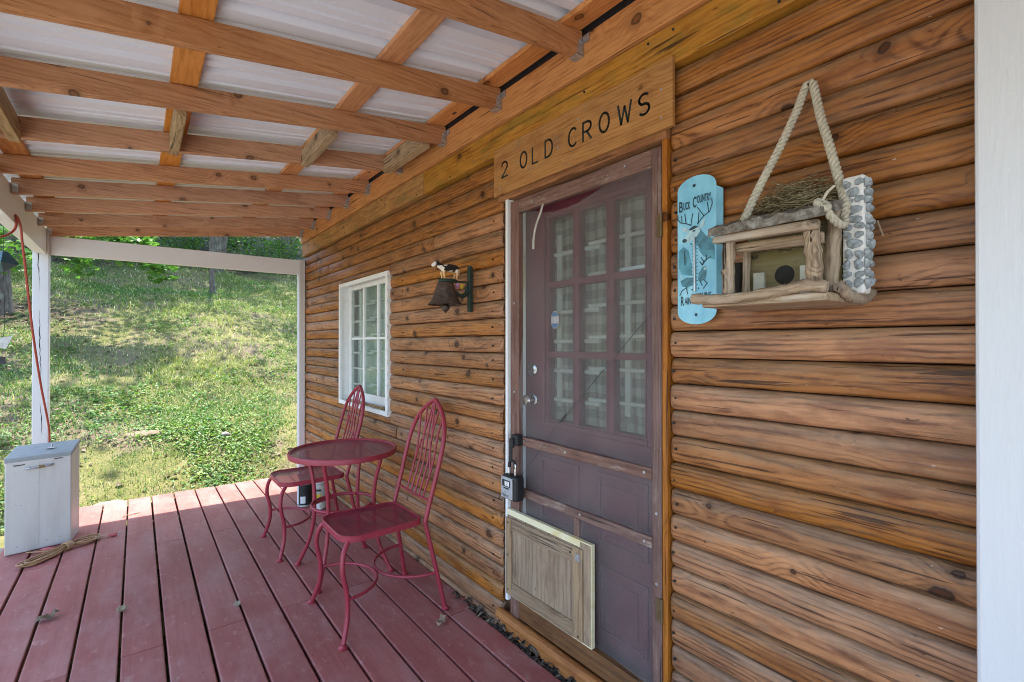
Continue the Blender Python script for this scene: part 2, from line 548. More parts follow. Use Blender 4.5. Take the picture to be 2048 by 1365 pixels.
def litter_mask(x, y):
    """1 where dead leaves cover the soil: under the trees at the wood's edge and round the trunk"""
    x, y = np.asarray(x, float), np.asarray(y, float)
    w = (vnoise(x, y, 0.7) - 0.5) * 2.4 + (vnoise(x, y, 2.3) - 0.5) * 1.0
    wood_edge = np.clip((y + w - 16.6 - 0.12 * x) / 1.2, 0, 1)
    trunk = np.clip(1.25 - np.hypot((x + 1.75) / 1.5, (y - 11.6) / 1.5) + w * 0.25, 0, 1)
    return np.maximum(wood_edge, trunk)


def ground_material():
    n = NT('lawn_soil')
    p = n.obj()
    at = n.new('ShaderNodeAttribute')
    at.attribute_name = 'litter'
    a = n.noise(p, 0.9, 6, 0.6)
    b = n.noise(p, 3.2, 6, 0.65)
    f = n.noise(p, 38.0, 4, 0.7)
    f2 = n.noise(p, 120.0, 3, 0.7)
    moss = n.ramp(b, [(0.25, (0.085, 0.105, 0.03)), (0.5, (0.175, 0.17, 0.06)), (0.75, (0.28, 0.235, 0.125))])
    soil = n.ramp(f, [(0.25, (0.09, 0.062, 0.04)), (0.55, (0.2, 0.155, 0.105)), (0.8, (0.3, 0.245, 0.18))])
    c = n.mix(n.mrange(a, 0.46, 0.62), moss, soil)
    c = n.mix(n.mrange(f2, 0.4, 0.75, 0, 0.5), c, (0.05, 0.045, 0.02))
    lit = n.voro(p, 16.0)
    lc = n.new('ShaderNodeSeparateColor')
    n.t.links.new(lit.outputs['Color'], lc.inputs[0])
    leaf = n.ramp(lc.outputs[0], [(0.0, (0.018, 0.013, 0.009)), (0.5, (0.05, 0.034, 0.022)), (0.85, (0.10, 0.072, 0.05)), (1.0, (0.19, 0.15, 0.115))])
    leaf = n.mix(n.mrange(b, 0.44, 0.6, 0.0, 0.85), leaf, (0.035, 0.07, 0.016))
    c = n.mix(at.outputs['Fac'], c, leaf)
    n.bump(n.math('ADD', f, n.math('MULTIPLY', lc.outputs[1], 0.4)), 0.8, 0.03)
    return n.base(c, 0.9, spec=0.15)


def grid_axis(lo, hi, fine_lo, fine_hi, step):
    a = list(np.arange(fine_lo, fine_hi + 1e-6, step))
    x, d = fine_hi, step
    while x < hi:
        d *= 1.35
        x += d
        a.append(min(x, hi))
    x, d = fine_lo, step
    while x > lo:
        d *= 1.35
        x -= d
        a.insert(0, max(x, lo))
    return np.array(a)


gx = grid_axis(-420, 420, -5.0, 8.0, 0.16)
gy = grid_axis(-420, 420, 4.6, 20.0, 0.16)
GX, GY = np.meshgrid(gx, gy)
GZ = hz(GX, GY)
nx, ny = len(gx), len(gy)
me = bpy.data.meshes.new('ground')
idx = np.arange(nx * ny).reshape(ny, nx)
q = np.stack([idx[:-1, :-1], idx[:-1, 1:], idx[1:, 1:], idx[1:, :-1]], -1).reshape(-1, 4)
me.from_pydata(np.stack([GX, GY, GZ], -1).reshape(-1, 3).tolist(), [], q.tolist())
me.polygons.foreach_set('use_smooth', [True] * len(me.polygons))
la = me.attributes.new('litter', 'FLOAT', 'POINT')
la.data.foreach_set('value', litter_mask(GX, GY).reshape(-1).astype(np.float32))
me.materials.append(ground_material())
ground = bpy.data.objects.new('ground', me)
col.objects.link(ground)
tag(ground, kind='structure')


def raw_mesh(name, V, F4, mat, colors=None, parent=None, smooth=False):
    """fast quad mesh from numpy arrays"""
    me = bpy.data.meshes.new(name)
    nv, nf = len(V), len(F4)
    me.vertices.add(nv)
    me.vertices.foreach_set('co', np.asarray(V, np.float32).reshape(-1))
    k = F4.shape[1]
    me.loops.add(nf * k)
    me.loops.foreach_set('vertex_index', F4.reshape(-1).astype(np.int32))
    me.polygons.add(nf)
    me.polygons.foreach_set('loop_start', np.arange(0, nf * k, k, dtype=np.int32))
    me.polygons.foreach_set('loop_total', np.full(nf, k, np.int32))
    if colors is not None:
        a = me.color_attributes.new('tint', 'FLOAT_COLOR', 'POINT')
        a.data.foreach_set('color', np.concatenate([colors, np.ones((nv, 1))], 1).astype(np.float32).reshape(-1))
    me.update()
    me.validate()
    me.materials.append(mat)
    if smooth: me.polygons.foreach_set('use_smooth', [True] * nf)
    o = bpy.data.objects.new(name, me)
    col.objects.link(o)
    if parent:
        o.parent = parent
        o.location = -wl(parent)
    return o


def leaf_mat(name, trans=0.35, rough=0.5):
    n = NT(name)
    at = n.new('ShaderNodeAttribute')
    at.attribute_name = 'tint'
    n.base(at.outputs['Color'], rough, spec=0.3)
    tr = n.new('ShaderNodeBsdfTranslucent')
    tc = n.mix(1.0, at.outputs['Color'], (1.0, 1.25, 0.5), 'MULTIPLY')
    n.t.links.new(tc, tr.inputs[0])
    mx = n.new('ShaderNodeMixShader')
    mx.inputs[0].default_value = trans
    n.t.links.new(n.b.outputs[0], mx.inputs[1])
    n.t.links.new(tr.outputs[0], mx.inputs[2])
    n.t.links.new(mx.outputs[0], n.out.inputs[0])
    return n.m


M['grass'] = leaf_mat('grass_blade', 0.3)
M['leaf'] = leaf_mat('green_leaf', 0.4)
M['dry'] = leaf_mat('dry_leaf', 0.1, 0.8)


def scatter(nmax, y0, y1, power):
    """points on the lawn in front of the wood, denser near the porch"""
    t = rng.random(nmax) ** power
    y = y0 + (y1 - y0) * t
    lo, hi = -0.30 * y - 0.3, 0.34 * y + 0.4
    x = lo + (hi - lo) * rng.random(nmax)
    return x, y


# grass blades
N = 230000
x, y = scatter(N, 5.3, 18.5, 1.3)
patch = vnoise(x, y, 0.8) * 0.55 + vnoise(x, y, 2.6) * 0.45
keep = rng.random(N) < np.clip((patch - 0.36) * 3.2, 0.22, 1.0) * (1 - 0.93 * np.clip(litter_mask(x, y) * 1.4, 0, 1))
x, y, patch = x[keep], y[keep], patch[keep]
n_ = len(x)
z = hz(x, y)
h = (0.018 + 0.036 * rng.random(n_) ** 1.8) * (0.7 + 0.9 * vnoise(x, y, 1.3)) * (1 + 0.03 * (y - 5))
wd = 0.0016 + 0.0018 * rng.random(n_) + 0.00035 * (y - 5)
an = rng.random(n_) * 6.283
ln = (0.3 + 1.0 * rng.random(n_)) * h
dx, dy = np.cos(an), np.sin(an)
px, py = -dy * wd, dx * wd
V = np.empty((n_, 5, 3))
V[:, 0] = np.stack([x - px, y - py, z - 0.005], 1)
V[:, 1] = np.stack([x + px, y + py, z - 0.005], 1)
V[:, 2] = np.stack([x + px * .8 + dx * ln * .35, y + py * .8 + dy * ln * .35, z + h * .65], 1)
V[:, 3] = np.stack([x - px * .8 + dx * ln * .35, y - py * .8 + dy * ln * .35, z + h * .65], 1)
V[:, 4] = np.stack([x + dx * ln, y + dy * ln, z + h], 1)
b = np.arange(n_)[:, None] * 5
F = np.concatenate([b + np.array([[0, 1, 2, 3]]), b + np.array([[3, 2, 4, 4]])], 1).reshape(-1, 4)
tri = b + np.array([[3, 2, 4]])
warm = np.clip(vnoise(x, y, 0.6) * 1.3 - 0.15 + (rng.random(n_) - 0.5) * 0.5, 0, 1)
g1, g2, g3 = np.array([0.085, 0.185, 0.050]), np.array([0.27, 0.30, 0.10]), np.array([0.50, 0.45, 0.27])
cl = g1 * (1 - warm[:, None]) + g2 * warm[:, None]
dryb = rng.random(n_) < 0.12 + 0.22 * warm
cl[dryb] = g3 * (0.7 + 0.6 * rng.random((dryb.sum(), 1)))
cl *= (0.75 + 0.5 * rng.random((n_, 1)))
# quads + tip triangles as two meshes share vertices: keep quads, tip folded into a thin quad
V2 = V[:, [0, 1, 2, 3]].copy()
V2[:, 2] = V[:, 4] + np.stack([px * .15, py * .15, 0 * px], 1)
V2[:, 3] = V[:, 4] - np.stack([px * .15, py * .15, 0 * px], 1)
Vm = np.stack([V[:, 0], V[:, 1], V[:, 2], V[:, 3], V2[:, 2], V2[:, 3]], 1)
b6 = np.arange(n_)[:, None] * 6
F = np.concatenate([b6 + np.array([[0, 1, 2, 3]]), b6 + np.array([[3, 2, 4, 5]])], 1).reshape(-1, 4)
g = raw_mesh('grass', Vm.reshape(-1, 3), F, M['grass'], np.repeat(cl, 6, 0))
tag(g, kind='stuff')


def leaf_cards(cx, cy, cz, size, tilt, cols, mat, name, aspect=0.6, fold=0.25):
    """small leaves: each two quads folded along the midrib"""
    n = len(cx)
    a = rng.random(n) * 6.283
    d = np.stack([np.cos(a), np.sin(a), (rng.random(n) - 0.5) * 2 * tilt], 1)
    d /= np.linalg.norm(d, axis=1, keepdims=True)
    up = np.stack([(rng.random(n) - 0.5) * tilt * 2, (rng.random(n) - 0.5) * tilt * 2, np.ones(n)], 1)
    s = np.cross(up, d)
    s /= np.linalg.norm(s, axis=1, keepdims=True)
    nn = np.cross(d, s)
    c = np.stack([cx, cy, cz], 1)
    L = size[:, None]
    Wd = L * aspect
    v = np.stack([c - d * L * .5, c + d * L * .5,
                  c - d * L * .12 + s * Wd * .5 + nn * Wd * fold, c + d * L * .22 + s * Wd * .36 + nn * Wd * fold,
                  c - d * L * .12 - s * Wd * .5 + nn * Wd * fold, c + d * L * .22 - s * Wd * .36 + nn * Wd * fold], 1)
    b = np.arange(n)[:, None] * 6
    F = np.concatenate([b + np.array([[0, 2, 3, 1]]), b + np.array([[0, 1, 5, 4]])], 1).reshape(-1, 4)
    return raw_mesh(name, v.reshape(-1, 3), F, mat, np.repeat(cols, 6, 0))


# broad-leaved weeds and clover in clumps
nc = 1900
x, y = scatter(nc, 5.35, 15.5, 1.5)
k = (litter_mask(x, y) < 0.5) & (vnoise(x, y, 0.9) * 0.6 + vnoise(x, y, 2.4) * 0.4 > 0.50)
x, y = x[k], y[k]
per = 26
sp = 0.05 + 0.10 * rng.random(len(x))
X = np.repeat(x, per) + rng.normal(0, 1, len(x) * per) * np.repeat(sp, per)
Y = np.maximum(np.repeat(y, per) + rng.normal(0, 1, len(x) * per) * np.repeat(sp, per), 5.3)
Z = hz(X, Y) + 0.01 + 0.045 * rng.random(len(X))
tone = np.repeat(rng.random(len(x)), per)[:, None]
cw = np.array([0.075, 0.20, 0.075]) * (1 - tone) + np.array([0.20, 0.27, 0.06]) * tone
cw = cw * (0.7 + 0.6 * rng.random((len(X), 1)))
w = leaf_cards(X, Y, Z, 0.018 + 0.028 * rng.random(len(X)), 0.5, cw, M['grass'], 'weeds', 0.7)
tag(w, kind='stuff')

# dead leaves over lawn and wood floor
nd = 14000
x, y = scatter(nd, 5.3, 19.5, 0.8)
pr = np.clip(litter_mask(x, y) * 1.2, 0, 1) + 0.24 * (vnoise(x, y, 1.9) > 0.55) + 0.05
k = rng.random(nd) < pr
x, y = x[k], y[k]
cd = np.array([[0.30, 0.24, 0.18]]) * (0.2 + 0.9 * rng.random((len(x), 1)) ** 1.8) * np.array([1, .93, .85])
dl = leaf_cards(x, y, hz(x, y) + 0.012 + 0.01 * rng.random(len(x)), 0.035 + 0.05 * rng.random(len(x)), 0.35, cd, M['dry'], 'dead_leaves', 0.55, 0.15)
tag(dl, kind='stuff')


# stones
def stone(name, c, rx, ry, rz, label, seed, colr=(0.36, 0.31, 0.25), grp=None):
    r2 = random.Random(seed)
    b = MB()
    n, m = 14, 8
    ph = [r2.random() * 6.28 for _ in range(6)]
    vs = [(c[0], c[1], c[2] + rz)]
    for i in range(1, m):
        t = math.pi * i / m
        for k in range(n):
            a = 2 * math.pi * k / n
            w = 1 + 0.16 * math.sin(2 * a + ph[0]) + 0.1 * math.sin(3 * a + ph[1] + t * 2) + 0.07 * math.sin(5 * a + ph[2])
            st = abs(math.sin(t)) ** 0.75
            vs.append((c[0] + rx * st * w * math.cos(a), c[1] + ry * st * w * math.sin(a), c[2] + rz * math.copysign(abs(math.cos(t)) ** 0.8, math.cos(t)) * (1 + 0.1 * math.sin(2 * a + ph[3]))))
    vs.append((c[0], c[1], c[2] - rz))
    fs = [(0, 1 + k, 1 + (k + 1) % n) for k in range(n)]
    for i in range(m - 2):
        for k in range(n):
            l = (k + 1) % n
            fs.append((1 + i * n + k, 1 + (i + 1) * n + k, 1 + (i + 1) * n + l, 1 + i * n + l))
    e = len(vs) - 1
    fs += [(e, 1 + (m - 2) * n + (k + 1) % n, 1 + (m - 2) * n + k) for k in range(n)]
    b.add(vs, fs)
    key = 'stone%.2f' % colr[0]
    if key not in M: M[key] = plain(key.replace('.', '_') + '_rock', colr, 0.85, 0, 0.5, 22, 0.6)
    return tag(b.build(name, M[key], smooth=True), label, 'stone', grp)


stone('stone', (-0.19, 5.37, -0.08), 0.10, 0.06, 0.055, 'pale flat stone lying against the deck end', 1)
stone('stone', (-0.76, 4.62, -0.12), 0.09, 0.12, 0.07, 'rounded stone beside the deck behind the metal box', 2, (0.4, 0.37, 0.32))
stone('stone', (0.08, 6.75, float(hz(0.08, 6.75)) - 0.012), 0.19, 0.15, 0.05, 'broad brown slab of rock bedded in the lawn', 3, (0.21, 0.15, 0.095))
stone('stone', (0.80, 6.45, float(hz(0.8, 6.45)) + 0.02), 0.06, 0.05, 0.035, 'small grey stone half hidden in lawn weeds', 5, (0.27, 0.25, 0.22))

# ------------------------------------------------------------------ porch deck
deck = empty('porch_deck', (0.34, 1.9, -0.17), 'red painted plank deck of the covered porch', 'deck')
PITCH = 0.157
GAP0 = -0.212 - 3 * PITCH
for k in range(13):
    xa = GAP0 + k * PITCH + 0.0052
    xb = xa + PITCH - 0.0104
    if k == 12: xb = 1.316
    cut = [2.62, 3.94, 2.62, 1.1, 2.62, 3.94][k % 6] + (0.0 if k % 2 == 0 else 0.02)
    if k == 12: cut = 2.05
    for (ya, yb) in ((-1.6, cut - 0.001), (cut + 0.001, 5.232 + random.uniform(-0.008, 0.008))):
        b = MB()
        zt = random.uniform(-0.0015, 0.0015)
        b.box(xa + random.uniform(-.001, .001), xb + random.uniform(-.001, .001), ya, yb, -0.036 + zt, zt)
        if k == 12 and ya > 1: b.v = [(1.3505 if v[0] > 1.25 else v[0], v[1], v[2]) for v in b.v]
        b.build('deck_board', M['deck'], deck, bevel=0.005)
for yj in (-1.5, -0.6, 0.3, 1.2, 2.1, 3.0, 3.9, 4.6, 5.17):
    MB().box(GAP0 + 0.02, 1.34, yj, yj + 0.038, -0.165, -0.04).build('joist', M['block'], deck)

# leaf litter in the slot along the wall
x = 1.312 + 0.036 * rng.random(420)
y = 0.2 + 2.0 * rng.random(420)
cd = np.array([[0.20, 0.16, 0.12]]) * (0.12 + 0.95 * rng.random((420, 1)) ** 2.2)
dl = leaf_cards(x, y, -0.012 + 0.035 * rng.random(420) ** 1.5, 0.02 + 0.035 * rng.random(420), 0.9, cd, M['dry'], 'leaf_litter', 0.32, 0.3)
tag(dl, kind='stuff')
MB().box(1.317, 1.345, -1.6, 2.05, -0.12, -0.012).build('litter_soil', plain('slot_soil', (0.11, 0.085, 0.065), 0.95), deck)

# ------------------------------------------------------------------ log cabin
cabin = empty('log_cabin', (3.2, 2.0, -0.1), 'orange brown cabin wall of stacked rounded timbers along the porch', 'cabin')
LZ0, LP = 0.017, 0.0838
XG = 1.392
random.seed(11)


def log(y0, y1, k, mat='log', end_lo=True, end_hi=True, zlo=None, zhi=None):
    """one rounded timber along Y; ends eased over"""
    b = MB()
    zc = LZ0 + (k + 0.5) * LP
    hh = LP / 2 - 0.0008
    if zlo is not None: zc, hh = (zlo + zhi) / 2, (zhi - zlo) / 2
    dep = 0.037 + random.uniform(-0.004, 0.004)
    ph = random.random() * 6
    prof = []
    m = 12
    for i in range(m + 1):
        t = -math.pi / 2 + math.pi * i / m
        prof.append((math.cos(t) ** 0.34 if abs(math.cos(t)) > 1e-6 else 0.0, math.copysign(abs(math.sin(t)) ** 0.92, math.sin(t))))
    L = y1 - y0
    st = []
    if end_lo: st += [(0, 0.72), (0.006, 0.90), (0.016, 1.0)]
    else: st += [(0, 1.0)]
    ns = max(2, int(L / 0.16))
    for i in range(1, ns): st.append((L * i / ns, 1.0))
    if end_hi: st += [(L - 0.016, 1.0), (L - 0.006, 0.90), (L, 0.72)]
    else: st += [(L, 1.0)]
    st = sorted(set(st))
    vs, fs = [], []
    P = len(prof)
    for (s, e) in st:
        yy = y0 + s
        wob = 0.0030 * math.sin(yy * 3.1 + ph) + 0.0018 * math.sin(yy * 8.3 + 2 * ph)
        dd = dep * e * (1 + 0.07 * math.sin(yy * 2.2 + ph * 1.7) + 0.035 * math.sin(yy * 9.1 + ph * 3))
        for (cx, sz) in prof:
            vs.append((XG - dd * cx, yy, zc + hh * sz * (0.5 + 0.5 * e) + wob * (1 - abs(sz) ** 3)))
        vs.append((XG + 0.03, yy, zc + hh * 0.9))
        vs.append((XG + 0.03, yy, zc - hh * 0.9))
    Q = P + 2
    for i in range(len(st) - 1):
        for j in range(Q):
            l = (j + 1) % Q
            fs.append((i * Q + j, (i + 1) * Q + j, (i + 1) * Q + l, i * Q + l))
    fs.append(tuple(range(Q)))
    fs.append(tuple(reversed([(len(st) - 1) * Q + j for j in range(Q)])))
    b.add(vs, fs)
    o = b.build('log', M[mat], cabin, smooth=True)
    o.data.materials.append(M['log_end'])
    npoly = len(o.data.polygons)
    for pi in (npoly - 1, npoly - 2):
        o.data.polygons[pi].material_index = 1
        o.data.polygons[pi].use_smooth = False
    return o


def run(y0, y1, k, joints=()):
    c = [y0] + sorted(joints) + [y1]
    for a, bb in zip(c[:-1], c[1:]):
        log(a + 0.001, bb - 0.001, k)


DL, DR = 1.832, 0.928      # door opening between log ends
WLo, WHi = 3.118, 4.105    # window opening
YE = 5.272
log_rows = range(26)
for k in log_rows:
    z0 = LZ0 + k * LP
    z1 = z0 + LP
    win = z1 > 0.83 and z0 < 1.80
    door = z0 < 1.97
    # right of the door
    if door:
        run(-2.6, DR, k, [random.uniform(-1.5, -0.3)])
    if door and win:
        run(DL, WLo, k)
        run(WHi, YE, k)
        if z1 > 1.83: log(WLo, WHi, k, zlo=1.8145, zhi=z1 - 0.001)
        if z0 < 0.80: log(WLo, WHi, k, zlo=z0 + 0.001, zhi=0.8195)
    elif door:
        js = {20: [], 21: []}.get(k, [random.choice([3.02, 2.75, 4.5, 4.62, 3.9])]) if k < 9 else [random.choice([4.45, 2.5])]
        run(DL, YE, k, js)
    else:
        run(-2.6, YE, k, [-0.4, {24: 4.82, 25: 4.2}.get(k, 4.5)])

run(DL, YE, -1, [3.4])
run(-2.6, DR, -1)

# wall core behind the logs (opening left for door and window)
core = MB()
core.box(1.402, 1.44, -2.6, 0.95, -0.1, 2.5)
core.box(1.402, 1.44, 1.80, 3.13, -0.1, 2.5)
core.box(1.402, 1.44, 4.10, 5.27, -0.1, 2.5)
core.box(1.402, 1.44, 0.95, 1.80, 1.99, 2.5)
core.box(1.402, 1.44, 3.13, 4.10, -0.1, 0.82)
core.box(1.402, 1.44, 3.13, 4.10, 1.81, 2.5)
core.build('wall_core', M['dark'], cabin)
# interior room against light leaks; unseen rear openings added to light the curtains
room = MB()
room.box(4.9, 5.0, -2.6, 5.2, -0.1, 0.5)
room.box(4.9, 5.0, -2.6, 5.2, 2.2, 3.4)
for ya_, yb_ in ((-2.6, -2.2), (-0.4, 0.3), (2.1, 2.7), (4.7, 5.2)):
    room.box(4.9, 5.0, ya_, yb_, 0.5, 2.2)
room.box(1.45, 4.9, -2.7, -2.6, -0.1, 2.6)
room.box(1.45, 4.9, 5.16, 5.24, -0.1, 2.55)
room.box(1.45, 4.9, -2.6, 5.16, 2.5, 2.56)
room.box(1.45, 4.9, -2.6, 5.16, -0.1, 0.0)
room.build('interior_wall', plain('interior_board', (0.72, 0.70, 0.64), 0.8, var=0.08), cabin)
# gable-end logs round the corner
for k in range(28):
    b = MB()
    zc = LZ0 + (k + 0.5) * LP
    pts = []
    for xx in np.linspace(1.42, 5.0, 10):
        pts.append((float(xx), 5.262, zc))
    b.tube(pts, LP / 2 * 0.99, 10)
    b.build('log', M['log_x'], cabin, smooth=True)
# main roof over the cabin
rf = MB()
rf.hexa([(1.34, -2.9, 2.66), (5.6, -2.9, 4.6), (5.6, 5.35, 4.6), (1.34, 5.35, 2.66), (1.34, -2.9, 2.72), (5.6, -2.9, 4.68), (5.6, 5.35, 4.68), (1.34, 5.35, 2.72)])
rf.build('cabin_roof', plain('grey_roofing', (0.2, 0.2, 0.21), 0.7), cabin)
MB().box(1.45, 5.0, 5.10, 5.15, 2.55, 4.2).build('gable_wall', M['log_x'], cabin)
MB().box(1.36, 1.44, -2.8, 5.25, 2.5, 2.70).build('frieze_board', M['ledger'], cabin)

# ledger and the boards below it
MB().box(1.322, 1.392, -2.6, 5.25, 2.336, 2.474).build('ledger_board', M['ledger'], cabin, bevel=0.003)
for ya, yb in ((-2.6, 0.3), (0.302, 2.585), (2.587, 5.262)):
    MB().box(1.336 + random.uniform(-.002, .002), 1.396, ya, yb, 2.203, 2.332).build('fascia_board', M['fascia'], cabin, bevel=0.004)
MB().box(1.324, 1.358, -2.6, 5.24, 2.4755, 2.512).build('gap_seal', M['black'], cabin)
for i in range(16):
    yy = random.uniform(0.0, 5.0)
    MB().lathe([(0.0, 0), (0.004, 0.0), (0.004, 0.006)], (1.3325, yy, random.choice([2.22, 2.31, 2.27])), 8, 'X').build('nail', M['nail'], cabin)
# nails near the ends of the logs beside the door
for k in range(23):
    for yy, dv in ((0.905, 1.0), (2.9, 1.0), (1.90, 1.0)):
        zc = LZ0 + (k + 0.5) * LP
        if 2.5 < yy and not (0.83 < zc < 1.8): continue
        MB().lathe([(0.0, -0.0006), (0.0042, -0.0004), (0.0042, 0.006)], (XG - 0.0405, yy + random.uniform(-.008, .008), zc + random.uniform(-.012, .008)), 10, 'X').build('nail', M['nail'], cabin)

# ------------------------------------------------------------------ window
win = MB()
yA, yB, zA, zB = 3.115, 4.112, 0.822, 1.812
tw = 0.030
XW = 1.34
outer = MB()
outer.box(XW, XW + 0.02, yA, yB, zB - tw, zB)
outer.box(XW, XW + 0.02, yA, yB, zA, zA + tw)
outer.box(XW, XW + 0.02, yB - tw, yB, zA + tw, zB - tw)
window = outer.build('window', M['white_trim'], cabin)
window['label'] = 'white framed six pane window with deep white jambs'
# right casing scribed around the logs: waved edge
poly = []
for i in range(0, 121):
    zz = zA + (zB - zA) * i / 120
    ph = ((zz - LZ0) / LP) % 1.0
    poly.append((yA - 0.012 + 0.018 * (1 - abs(math.sin(math.pi * ph)) ** 0.6), zz))
poly = [(yA + tw, zA)] + poly[::1] + [(yA + tw, zB)]
mb = MB()
for a, bb in zip(poly[1:-2], poly[2:-1]):
    mb.hexa([(XW - .002, a[0], a[1]), (XW + 0.03, a[0], a[1]), (XW + 0.03, yA + tw, a[1]), (XW - .002, yA + tw, a[1]),
             (XW - .002, bb[0], bb[1]), (XW + 0.03, bb[0], bb[1]), (XW + 0.03, yA + tw, bb[1]), (XW - .002, yA + tw, bb[1])])
mb.build('casing', M['white_trim'], window)
jm = MB()
jm.box(XW + 0.02, 1.45, yB - 0.014, yB - 0.002, zA + 0.005, zB - 0.005)
jm.box(XW + 0.02, 1.45, yA + 0.002, yA + 0.014, zA + 0.005, zB - 0.005)
jm.box(XW + 0.02, 1.45, yA + 0.015, yB - 0.015, zB - 0.016, zB - 0.005)
jm.build('jamb', M['white_trim'], window)
MB().box(XW + 0.021, 1.45, yA + 0.015, yB - 0.015, zA + 0.004, zA + 0.018).build('sill', M['pet_y'], window)
MB().box(1.375, 1.40, 3.30, 3.92, zA + 0.0185, zA + 0.043).build('sill_strip', M['block'], window, bevel=0.004)
ss = MB()
Xs = 1.418
sy0, sy1, sz0, sz1 = yA + 0.016, yB - 0.016, zA + 0.02, zB - 0.018
ss.box(Xs, Xs + 0.03, sy1 - 0.05, sy1, sz0, sz1)
ss.box(Xs, Xs + 0.03, sy0, sy0 + 0.05, sz0, sz1)
ss.box(Xs, Xs + 0.03, sy0 + 0.05, sy1 - 0.05, sz1 - 0.035, sz1)
ss.box(Xs, Xs + 0.03, sy0 + 0.05, sy1 - 0.05, sz0, sz0 + 0.085)
ss.build('sash', M['white_trim'], window, bevel=0.002)
gy0, gy1, gz0, gz1 = sy0 + 0.05, sy1 - 0.05, sz0 + 0.085, sz1 - 0.035
cw_ = (gy1 - gy0) / 3
for i in (1, 2):
    MB().box(Xs - 0.001, Xs + 0.02, gy0 + cw_ * i - 0.014, gy0 + cw_ * i + 0.014, gz0, gz1).build('muntin', M['white_trim'], window, bevel=0.002)
zm = 1.358
for i in range(3):
    MB().box(Xs + 0.002, Xs + 0.018, gy0 + cw_ * i + 0.0145, gy0 + cw_ * (i + 1) - 0.0145, zm - 0.008, zm + 0.008).build('muntin', M['white_trim'], window)


def glass_mat(name, refl=1.0):
    n = NT(name)
    tr = n.new('ShaderNodeBsdfTransparent')
    tr.inputs[0].default_value = (0.86, 0.90, 0.88, 1)
    gl = n.new('ShaderNodeBsdfGlossy')
    gl.inputs['Roughness'].default_value = 0.02
    fr = n.new('ShaderNodeLayerWeight')
    fr.inputs[0].default_value = 0.5
    schlick = n.math('MULTIPLY_ADD', n.math('POWER', fr.outputs['Facing'], 5.0), 0.9, 0.05)
    df = n.new('ShaderNodeBsdfDiffuse')
    df.inputs[0].default_value = (0.5, 0.52, 0.5, 1)
    dust = n.noise(n.obj(), 14, 6, 0.7)
    m0 = n.new('ShaderNodeMixShader')
    n.set(m0.inputs[0], n.mrange(dust, 0.4, 0.8, 0.02, 0.08))
    n.t.links.new(tr.outputs[0], m0.inputs[1])
    n.t.links.new(df.outputs[0], m0.inputs[2])
    m1 = n.new('ShaderNodeMixShader')
    n.set(m1.inputs[0], n.math('MULTIPLY', schlick, refl, clamp=True))
    n.t.links.new(m0.outputs[0], m1.inputs[1])
    n.t.links.new(gl.outputs[0], m1.inputs[2])
    n.t.links.new(m1.outputs[0], n.out.inputs[0])
    return n.m


M['glass'] = glass_mat('window_glass', 1.0)
for i in range(3):
    for (za, zb) in ((gz0, zm - 0.008), (zm + 0.008, gz1)):
        MB().box(Xs + 0.010, Xs + 0.013, gy0 + cw_ * i + 0.003, gy0 + cw_ * (i + 1) - 0.003, za, zb).build('pane', M['glass'], window)

# ------------------------------------------------------------------ doors
sl = MB()
DY0, DY1, DZ0, DZ1 = 0.965, 1.745, 0.06, 1.955
py = [(1.068, 1.222), (1.246, 1.404), (1.428, 1.590)]
pz = [(0.985, 1.258), (1.284, 1.562), (1.588, 1.866)]
XD = 1.43
ys = sorted({DY0, DY1} | {v for p in py for v in p})
zs = sorted({DZ0, DZ1} | {v for p in pz for v in p})
for a, bb in zip(ys[:-1], ys[1:]):
    for c, d in zip(zs[:-1], zs[1:]):
        if (a, bb) in py and (c, d) in pz: continue
        sl.box(XD, XD + 0.042, a, bb, c, d)
door = sl.build('door', M['maroon'], cabin)
door['label'] = 'maroon panelled entry door with nine panes behind the screen'
mold = MB()
for (a, bb, c, d) in ((1.035, 1.625, 0.955, 1.895),):
    mold.box(XD - 0.012, XD - 0.0005, a, a + 0.022, c, d)
    mold.box(XD - 0.012, XD - 0.0005, bb - 0.022, bb, c, d)
    mold.box(XD - 0.012, XD - 0.0005, a + 0.022, bb - 0.022, c, c + 0.022)
    mold.box(XD - 0.012, XD - 0.0005, a + 0.022, bb - 0.022, d - 0.022, d)
mold.build('moulding', M['maroon'], door, bevel=0.004)
for (a, bb) in ((1.06, 1.30), (1.40, 1.64)):
    for (c, d) in ((0.2, 0.46), (0.54, 0.82)):
        m2 = MB()
        for (ya, yb, za, zb) in ((a, a + .018, c, d), (bb - .018, bb, c, d), (a + .018, bb - .018, c, c + .018), (a + .018, bb - .018, d - .018, d)):
            m2.box(XD - 0.008, XD - 0.0005, ya, yb, za, zb)
        m2.box(XD - 0.005, XD - 0.0005, a + .045, bb - .045, c + .045, d - .045)
        m2.build('door_panel', M['maroon'], door, bevel=0.003)
for (a, bb) in py:
    for (c, d) in pz:
        MB().box(XD + 0.016, XD + 0.020, a - 0.002, bb + 0.002, c - 0.002, d + 0.002).build('pane', M['glass'], door)
        tr = MB()
        w_ = 0.006
        tr.box(XD - 0.004, XD + 0.012, a, a + w_, c, d)
        tr.box(XD - 0.004, XD + 0.012, bb - w_, bb, c, d)
        tr.build('glazing_bead', M['maroon'], door)
